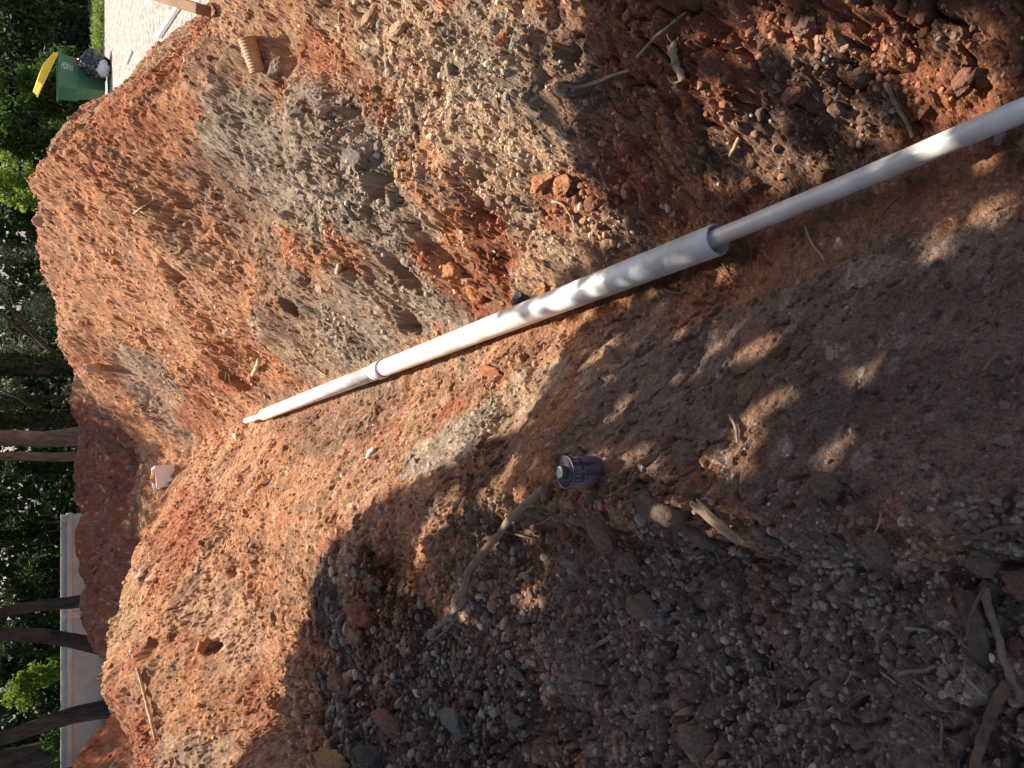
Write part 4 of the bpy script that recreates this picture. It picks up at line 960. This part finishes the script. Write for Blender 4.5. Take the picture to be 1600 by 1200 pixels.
BRN = (.27, .165, .11); RB = (.31, .155, .10); ORC = (.44, .20, .10); GRY = (.22, .20, .175); PAL = (.42, .38, .33); DRK = (.13, .095, .075)
KR = [((930, 790), (970, 872), 48, RB, 'large wedge-shaped reddish-brown clod just below the purple can', 'clod'),
      ((985, 850), (1000, 895), 42, BRN, 'rounded brown clod right of the wedge-shaped clod', 'clod'),
      ((990, 925), (1028, 958), 46, (.27, .17, .115), 'round brown clod alone in the shaded gravel', 'clod'),
      ((1068, 1150), (1126, 1152), 52, (.27, .175, .12), 'largest angular brown rock in the shaded gravel near the lower edge', 'stone'),
      ((706, 1100), (740, 1140), 38, (.17, .17, .15), 'flat grey slab of stone in the dark lower left', 'stone'),
      ((835, 298), (868, 276), 30, ORC, 'orange clod left of its larger neighbour above the sleeve pipe', 'clod'),
      ((868, 302), (905, 280), 34, ORC, 'larger sunlit orange clod of the pair above the sleeve pipe', 'clod'),
      ((802, 82), (818, 38), 20, (.30, .28, .24), 'long grey stone standing up on the pebbly right slope', 'stone'),
      ((876, 70), (904, 56), 26, RB, 'red-brown clod beside the standing grey stone', 'clod'),
      ((545, 238), (580, 262), 34, (.20, .17, .14), 'dark clod at the shadowed edge of the grey band', 'clod'),
      ((1238, 52), (1282, 28), 36, BRN, 'angular brown clod on the shaded right bank near the top edge', 'clod'),
      ((1228, 165), (1265, 140), 34, RB, 'brown clod in the middle of the shaded right bank', 'clod'),
      ((1492, 150), (1528, 104), 34, RB, 'triangular reddish clod on the right bank above the thin pipe', 'clod'),
      ((1553, 226), (1582, 207), 20, (.40, .37, .32), 'pale grey squarish stone beside the near end of the thin pipe', 'stone'),
      ((1278, 748), (1330, 770), 44, (.25, .165, .11), 'earthy clod on the crumbling lip, left of the hanging clod', 'clod'),
      ((1352, 815), (1388, 872), 46, (.28, .18, .12), 'earthy clod hanging off the crumbling lip above the gravel', 'clod'),
      ((1505, 850), (1568, 888), 50, (.26, .175, .12), 'wide earthy clod on the lip near the right edge', 'clod'),
      ((1575, 930), (1625, 880), 60, (.30, .15, .10), 'reddish clod at the right edge beside the thick log', 'clod'),
      ((1562, 1003), (1592, 1005), 32, (.30, .13, .08), 'rust-red clod resting against the bent stick', 'clod'),
      ((803, 480), (820, 448), 18, (.24, .225, .2), 'grey stone resting above the sleeve pipe', 'stone'),
      ((832, 466), (856, 448), 20, ORC, 'orange clod next to the grey stone above the sleeve pipe', 'clod'),
      ((573, 718), (590, 700), 14, (.5, .46, .38), 'pale knobbly stone alone on the sunlit left slope', 'stone'),
      ((308, 1022), (334, 1000), 22, ORC, 'orange clod casting a small shadow on the left heap', 'clod'),
      ((498, 1178), (580, 1196), 56, (.28, .17, .09), 'big ochre clod at the bottom edge of the picture', 'clod'),
      ((570, 1160), (618, 1192), 40, (.09, .08, .075), 'dark grey lump beside the big ochre clod', 'stone'),
      ((526, 1048), (552, 1082), 34, (.22, .13, .085), 'rounded brown clod on the dark lower left slope', 'clod'),
      ((598, 1108), (636, 1146), 38, (.22, .11, .08), 'reddish clod above the dark grey lump', 'clod'),
      ((556, 940), (592, 968), 38, (.25, .10, .065), 'dark red clod below the sunlit edge of the left slope', 'clod'),
      ((540, 990), (585, 1002), 26, (.25, .14, .08), 'second dark red clod beside a grey patch on the left slope', 'clod'),
      ((1008, 1062), (1040, 1075), 34, (.25, .16, .11), 'brown half-buried rock in the shaded gravel centre', 'stone'),
      ((428, 122), (450, 96), 36, (.26, .21, .165), 'grey crusted rock against the corrugated pipe', 'stone'),
      ((497, 186), (518, 168), 24, (.42, .31, .22), 'pale tan stone at the top of the grey band', 'stone'),
      ((612, 60), (640, 42), 26, (.40, .28, .18), 'tan angular stone on the pebbly slope near the top edge', 'stone'),
      ((570, 45), (596, 8), 24, (.38, .23, .14), 'long tan slab on the pebbly slope at the top edge', 'stone'),
      ((780, 78), (800, 50), 24, ORC, 'orange lump left of the standing grey stone', 'clod'),
      ((1096, 760), (1062, 745), 16, GRY, 'grey stone at the trench lip right of the can', 'stone'),
      ((1010, 738), (1000, 726), 14, PAL, 'pale pebble on the lip just right of the can', 'stone'),
      ((918, 770), (930, 785), 16, (.26, .24, .21), 'grey squarish stone tucked under the can', 'stone'),
      ((1030, 755), (1048, 770), 20, (.32, .16, .1), 'small reddish block on the lip right of the can', 'clod'),
      ((948, 545), (972, 565), 22, (.34, .22, .14), 'tan clod on the left bank below the sleeve pipe', 'clod'),
      ((660, 530), (690, 545), 16, ORC, 'orange clod next to the sleeve pipe joint', 'clod'),
      ((690, 420), (725, 428), 30, ORC, 'round orange clod below the grey band', 'clod'),
      ((735, 452), (762, 468), 26, (.42, .17, .08), 'red clod close above the sleeve pipe', 'clod'),
      ((752, 575), (790, 585), 24, (.36, .14, .075), 'red clod in the shadow left of the sleeve pipe', 'clod'),
      ((1000, 310), (1030, 330), 26, (.25, .12, .075), 'dark red clod above the mouth of the sleeve pipe', 'clod'),
      ((1285, 270), (1310, 290), 26, (.22, .11, .07), 'dark clod above the thin pipe', 'clod'),
      ((1160, 300), (1185, 280), 24, (.36, .17, .09), 'orange clod above the thin pipe near the sleeve mouth', 'clod'),
      ((1300, 835), (1330, 860), 22, (.2, .17, .14), 'grey stone under the crumbling lip', 'stone'),
      ((1190, 835), (1220, 850), 20, (.2, .17, .15), 'grey stone at the foot of the splintered wood', 'stone')]
for i, (p0, p1, wd, cl_, lb_, ct) in enumerate(KR): key_rock(p0, p1, wd, cl_, lb_, ct, seed=i * 3, thick=.66 + .25 * ((i * 37) % 10) / 10, sink=.15 if wd > 30 else .24)

# ------------------------------------------------------------------ sticks, roots, splintered wood
M_STICK = mat('grey_brown_stick', (.25, .175, .12), .9, .15, nscale=40, namt=.3, bscale=70, bump=.4, bdist=.006, col2=(.27, .19, .13))
M_ROOT = mat('brown_root', (.20, .12, .075), .9, .15, nscale=40, namt=.3, bscale=70, bump=.4, bdist=.006, col2=(.14, .085, .06))
M_STRAW = mat('straw_wood', (.50, .36, .20), .8, .2, nscale=30, namt=.35, bscale=60, bump=.5, bdist=.004, col2=(.38, .26, .15))
M_PALE = mat('pale_twig', (.33, .27, .20), .85, .2, nscale=40, namt=.25, bump=.2)
M_LOG = mat('dark_log', (.165, .115, .08), .95, .1, nscale=22, namt=.5, bscale=40, bump=1.0, bdist=.015, col2=(.22, .15, .10))
def stick_pts(pp, lift, rad):
    W = [Vector(at(*q)) for q in pp]; out = []
    for i, q in enumerate(W): out.append(q + Vector((0, 0, rad[i] * .5 + lift[i])))
    return smooth_line(out, 5)
def stick(name, pp, rpx, m_, label, cat='stick', lift=0, taper_=.55, seed=0, wob=.14, sides=9, parts=None, group=None):
    n_ = len(pp); k_ = depth(at(*pp[n_ // 2])) / FPX
    lf = lift if isinstance(lift, (list, tuple)) else [lift] * n_
    rad = [rpx * k_ * (1 - (1 - taper_) * i / (n_ - 1)) for i in range(n_)]
    pts = stick_pts(pp, lf, rad); rr = random.Random(seed)
    rad2 = [rpx * k_ * (1 - (1 - taper_) * i / (len(pts) - 1)) * (.88 + .24 * rr.random()) for i in range(len(pts))]
    pts = [p + Vector((rr.gauss(0, 1), rr.gauss(0, 1), rr.gauss(0, .5))) * rpx * k_ * .12 for p in pts]
    o0 = pts[0].copy(); b = MB(); b.tube([p - o0 for p in pts], rad2, sides, wob=wob, seed=seed)
    if parts:
        root = empty(name, tuple(o0), label, cat, group); b.build('main_stem', m_, root)
        for nm, pp2, r2, lift2, tp in parts:
            lf2 = [lift2] * len(pp2); rad = [r2 * k_] * len(pp2); q = stick_pts(pp2, lf2, rad); b2 = MB()
            b2.tube([p - o0 for p in q], [r2 * k_ * (1 - (1 - tp) * i / (len(q) - 1)) for i in range(len(q))], 7, wob=.2, seed=seed + 1); b2.build(nm, m_, root)
        return root
    o = b.build(name, m_); o.location = o0; return tag(o, label, cat, group)
stick('branch', [(866, 762), (845, 776), (815, 806), (795, 832), (770, 862), (748, 888), (738, 915), (728, 938)], 5.6, M_STICK, 'long grey-brown branch running from the can down to a splintered end', 'branch', [.03, .03, .035, .04, .04, .035, .03, .02], .95, 3,
      parts=[('splinter', [(730, 934), (714, 958), (696, 976), (674, 990)], 6.5, .025, .25), ('splinter', [(732, 938), (716, 966), (700, 985), (666, 1016)], 5, .012, .12), ('side_twig', [(798, 830), (822, 836), (842, 841), (856, 842)], 2.2, .02, .4), ('side_twig', [(742, 905), (760, 925), (764, 930)], 1.5, .02, .5), ('splinter', [(738, 930), (722, 950), (706, 962)], 6, .018, .4)])
stick('root_stump', [(1008, 776), (1032, 796), (1056, 806), (1080, 822), (1104, 842), (1118, 852)], 17, M_LOG, 'thick dirt-covered root stump lying below the splintered wood', 'root', [.0, .012, .015, .012, .005, 0], .55, 5, .2, 12,
      parts=[('rootlet', [(1112, 848), (1124, 862), (1132, 880)], 4, .01, .3), ('rootlet', [(1116, 850), (1135, 858), (1150, 868)], 3, .01, .3), ('rootlet', [(1105, 845), (1110, 866), (1112, 888)], 2.5, .01, .3)])
k_ = depth(at(1125, 815)) / FPX
wr_ = empty('splintered_wood', tuple(at(1125, 815)), 'pale straw-coloured piece of splintered wood on the trench lip', 'wood')
rr = random.Random(12); A0 = Vector(at(1094, 788)); A1 = Vector(at(1162, 846)); c0 = Vector(wr_.location)
ax0 = (A1 - A0).normalized(); side = Vector((0, 0, 1)).cross(ax0).normalized(); LL = (A1 - A0).length
for j in range(13):
    off = (j - 6) / 6; t0 = rr.uniform(-.12, .16); t1 = rr.uniform(.62, 1.08); wd = .011 * (1 - .3 * abs(off))
    q = []
    for i in range(7):
        t = t0 + (t1 - t0) * i / 6; fan = 1.15 - .75 * math.sin(max(0, min(1, t)) * 2.6)
        q.append(A0 + ax0 * LL * t + side * off * wd * (.7 + fan) + Vector((0, 0, .014 + .010 * math.sin(max(0, min(1, t)) * 3.1) * (1 - off * off * .6) + rr.uniform(-.001, .001))))
    b = MB(); b.tube([p - c0 for p in q], [(.0048 + .0016 * rr.random()) * (.25 + math.sin(.2 + 2.75 * i / 6)) * .8 + .0005 for i in range(7)], 6, wob=.25, seed=j); b.build('fibre_strand', M_STRAW, wr_)
k_ = depth(at(725, 955)) / FPX
key_rock((716, 968), (742, 940), 34, (.42, .27, .17), 'flat tan chunk of bark caught under the splintered branch end', 'bark', 'bark_chunk', 91, .35, .2)
stick('log', [(1512, 918), (1524, 955), (1534, 990), (1545, 1028)], 17, M_LOG, 'thick dark log lying near the right edge', 'log', .005, .95, 7, .1, 14)
stick('bent_stick', [(1548, 915), (1556, 950), (1568, 990), (1580, 1030), (1592, 1062), (1605, 1085)], 7, M_STICK, 'smooth grey-brown stick between the thick log and the right edge', 'stick', .02, .9, 8)
stick('peeling_root', [(1588, 1062), (1572, 1092), (1556, 1128), (1540, 1168), (1530, 1206)], 9, M_ROOT, 'reddish-brown peeling root crossing the bottom right corner', 'root', [.03, .03, .025, .02, .015], .95, 9)
stick('thin_root', [(1556, 905), (1545, 935), (1534, 960), (1531, 985)], 3, M_ROOT, 'thin red root lying over the thick log', 'root', [.03, .045, .045, .04], .7, 10)
stick('lip_root', [(1482, 849), (1505, 842), (1530, 838), (1560, 828), (1605, 822)], 4, M_ROOT, 'thin root poking out along the crumbling lip at the right edge', 'root', .015, .8, 11)
stick('long_twig', [(888, 136), (915, 138), (940, 130), (965, 120), (992, 112)], 3, M_STICK, 'curved grey twig on the edge of shade on the right slope', 'twig', .02, .8, 12)
stick('straight_twig', [(1004, 92), (1030, 62), (1055, 42), (1080, 22)], 2.6, M_STICK, 'straight thin twig sloping across the shaded right bank', 'twig', .02, .8, 13)
stick('fibrous_root', [(1060, 70), (1062, 92), (1068, 108), (1076, 128)], 7, M_STRAW, 'frayed tan root end sticking out of the shaded right bank', 'root', .02, .7, 14, .45,
      parts=[('root_fibre', [(1060, 72), (1052, 62), (1050, 55)], 1.3, .02, .5), ('root_fibre', [(1062, 74), (1068, 60)], 1.2, .02, .5), ('root_fibre', [(1058, 80), (1050, 85)], 1.2, .02, .5), ('root_fibre', [(1076, 126), (1060, 132), (1052, 124)], 2, .02, .5)])
stick('short_root', [(1160, 218), (1152, 232), (1144, 246)], 4, M_STRAW, 'short pale root in the middle of the right bank', 'root', .012, .5, 15)
stick('bank_stick', [(1392, 132), (1406, 162), (1422, 190), (1434, 216)], 4, M_STICK, 'grey stick standing against the bank above the thin pipe', 'stick', .02, .8, 16)
stick('hair_root', [(1262, 350), (1272, 378), (1286, 396), (1294, 408)], 2, M_PALE, 'thin pale root hanging below the thin pipe', 'root', .015, .8, 17)
stick('hair_root', [(1384, 340), (1398, 322), (1418, 304)], 2, M_ROOT, 'thin brown root hanging near the right end of the thin pipe', 'root', .02, .7, 18)
stick('dry_root', [(868, 316), (884, 320), (896, 338), (906, 362)], 2.6, M_STRAW, 'dry tan root below the pair of orange clods', 'root', .012, .5, 19)
stick('dry_root', [(942, 265), (948, 285), (957, 300)], 2.2, M_STICK, 'short dry rootlet right of the pair of orange clods', 'root', .012, .5, 20)
stick('dry_root', [(918, 168), (902, 186), (890, 205)], 2.0, M_STICK, 'short forked-looking rootlet at the shade edge on the right slope', 'root', .012, .5, 21)
stick('bank_root', [(1024, 448), (1040, 452), (1060, 458), (1078, 458)], 3.4, M_ROOT, 'frayed root beside the sleeve pipe on its left', 'root', .02, .5, 22,
      parts=[('root_fibre', [(1030, 448), (1036, 438)], 1.2, .02, .5), ('root_fibre', [(1034, 452), (1040, 462)], 1.2, .02, .5)])
stick('bank_root', [(1135, 412), (1146, 432), (1160, 448)], 2.2, M_ROOT, 'dark root below the mouth of the sleeve pipe', 'root', .015, .6, 23)
stick('straw', [(222, 1042), (228, 1066), (238, 1105), (246, 1136), (250, 1156)], 2.6, M_STRAW, 'long straw-coloured stick lying on the left heap', 'stick', .03, .8, 24)
stick('straw', [(268, 302), (245, 312), (225, 325), (212, 334)], 1.4, M_STRAW, 'thin straw on the far right heap', 'stick', .015, .8, 25)
stick('straw', [(286, 386), (282, 394), (268, 398)], 1.4, M_STRAW, 'short bent straw below the thin straw on the far right heap', 'stick', .015, .8, 26)
stick('pale_root', [(474, 548), (486, 566), (500, 578), (514, 588)], 2.0, M_STRAW, 'curved pale root above the far length of sleeve pipe', 'root', .015, .6, 27)
stick('wooden_peg', [(417, 562), (411, 573), (404, 586)], 3.6, M_STRAW, 'short yellowish wooden peg in the shadowed hollow above the pipe end', 'peg', [.06, .05, .05], 1.0, 28, .05)
stick('twig', [(1328, 1102), (1345, 1090), (1362, 1082), (1395, 1083)], 3, M_ROOT, 'wavy brown twig in the gravel at lower right', 'twig', .012, .6, 29)
stick('twig', [(1418, 980), (1436, 981), (1455, 984)], 2.2, M_PALE, 'short pale straight twig in the gravel below the thick log', 'twig', .012, .9, 30)
stick('twig', [(1382, 1049), (1394, 1058), (1405, 1066)], 2.2, M_PALE, 'short pale twig between two brown twigs in the gravel', 'twig', .012, .9, 31)
stick('twig', [(1434, 1060), (1460, 1077), (1488, 1094)], 2.2, M_STICK, 'straight grey twig pointing down the gravel at lower right', 'twig', .014, .8, 32)
stick('twig', [(1518, 1060), (1540, 1080), (1564, 1101)], 2.6, M_PALE, 'pale straight twig touching the peeling root', 'twig', .014, .9, 33)
stick('twig', [(1408, 1052), (1428, 1046), (1448, 1046), (1470, 1038)], 3, M_STICK, 'crooked grey twig in the gravel right of the wavy one', 'twig', .014, .8, 34)
stick('twig', [(920, 1017), (940, 1006), (963, 992)], 3.6, M_STICK, 'grey stick in the gravel left of the round brown clod', 'twig', .012, .9, 35)
stick('twig', [(1476, 1120), (1477, 1145), (1475, 1168)], 2.4, M_STICK, 'grey twig lying across the gravel near the bottom edge', 'twig', .012, .9, 36)
stick('twig', [(1230, 745), (1250, 742), (1268, 738)], 3.6, M_ROOT, 'short brown stick on the bank above the crumbling lip', 'twig', .01, .9, 37)
stick('twig', [(1145, 648), (1155, 668), (1158, 692)], 3.0, M_STICK, 'short grey twig between two light flecks on the left bank', 'twig', .012, .7, 38)
stick('twig', [(812, 905), (830, 892), (838, 884)], 1.8, M_PALE, 'thin white twig left of the wedge-shaped clod', 'twig', .012, .7, 39)
stick('twig', [(890, 990), (898, 972), (910, 962)], 5, M_ROOT, 'flat brown bark strip in the gravel beside the grey stick', 'twig', .01, .7, 40)
stick('twig', [(842, 818), (858, 812), (872, 800)], 2, M_STICK, 'thin twig between the branch and the can', 'twig', .012, .7, 41)
stick('twig', [(1540, 580), (1556, 562), (1570, 550)], 2.6, M_STICK, 'thin twig at the right end of the smooth bank', 'twig', .012, .7, 42)
stick('twig', [(1372, 835), (1382, 818), (1386, 800)], 1.6, M_PALE, 'hair-thin pale root over the hanging clod', 'root', .02, .7, 43)
rr = random.Random(77)
TW = []
for j in range(26):    # small litter twigs in the corner gravel
    px_, py_ = rr.uniform(1180, 1590), rr.uniform(930, 1190); a_ = rr.uniform(0, 6.28); L_ = rr.uniform(10, 26)
    jl = int(np.argmin([math.hypot(px_ - l[0], py_ - l[1]) for l in LAND])); ml = rr.choice([(M_STICK, 'grey'), (M_PALE, 'pale'), (M_ROOT, 'brown')]); dx_, dy_ = px_ - LAND[jl][0], py_ - LAND[jl][1]
    dr = ('right of' if dx_ > 0 else 'left of') if abs(dx_) > abs(dy_) else ('below' if dy_ > 0 else 'above'); key = (ml[1], dr, jl); TW.append(key); q = TW.count(key)
    stick('litter_twig', [(px_, py_), (px_ + math.cos(a_) * L_ * .5 + 2, py_ + math.sin(a_) * L_ * .5), (px_ + math.cos(a_) * L_, py_ + math.sin(a_) * L_)], rr.uniform(1, 1.9), ml[0], ('' if q == 1 else ['another', 'a third', 'a fourth', 'a fifth'][min(q - 2, 3)] + ' ') + 'tiny ' + ml[1] + ' litter twig ' + dr + ' ' + LAND[jl][2], 'twig', .010, .8, 100 + j, .1, 6, None, 'litter twigs in the gravel')

# fine rootlets bristling from the banks, too many to count
rr = random.Random(5); b = MB()
bands = [((930, 760), (1600, 890), 30, 110), ((1100, 400), (1600, 330), 40, 50), ((950, 60), (1500, 260), 90, 70), ((330, 590), (420, 540), 14, 20), ((700, 760), (900, 830), 30, 30), ((1350, 1000), (1590, 1180), 80, 60)]
for (ax0_, ay0_), (ax1_, ay1_), spr, cnt in bands:
    for q in range(cnt):
        t = rr.random(); px_ = ax0_ + (ax1_ - ax0_) * t + rr.gauss(0, spr * .4); py_ = ay0_ + (ay1_ - ay0_) * t + rr.gauss(0, spr * .6)
        if not (0 < px_ < 1600 and 0 < py_ < 1200): continue
        p = Vector(at(px_, py_, 16)); k_ = depth(p) / FPX; L_ = rr.uniform(6, 22) * k_; a_ = rr.uniform(0, 6.28); d = Vector((math.cos(a_), math.sin(a_), rr.uniform(-.1, .7))).normalized(); bend = Vector((rr.gauss(0, .5), rr.gauss(0, .5), -.3))
        pts = [p + d * L_ * i / 4 + bend * L_ * (i / 4) ** 2 * .5 + Vector((0, 0, .003)) for i in range(5)]
        b.tube(pts, [.9 * k_ * (1 - .16 * i) for i in range(5)], 4, caps=False)
tag(b.build('rootlets', mat('rootlet', (.30, .21, .145), .9, .1, nscale=20, namt=.4, bump=0)), 'fine hair roots bristling from the dug banks', 'roots', kind='stuff')
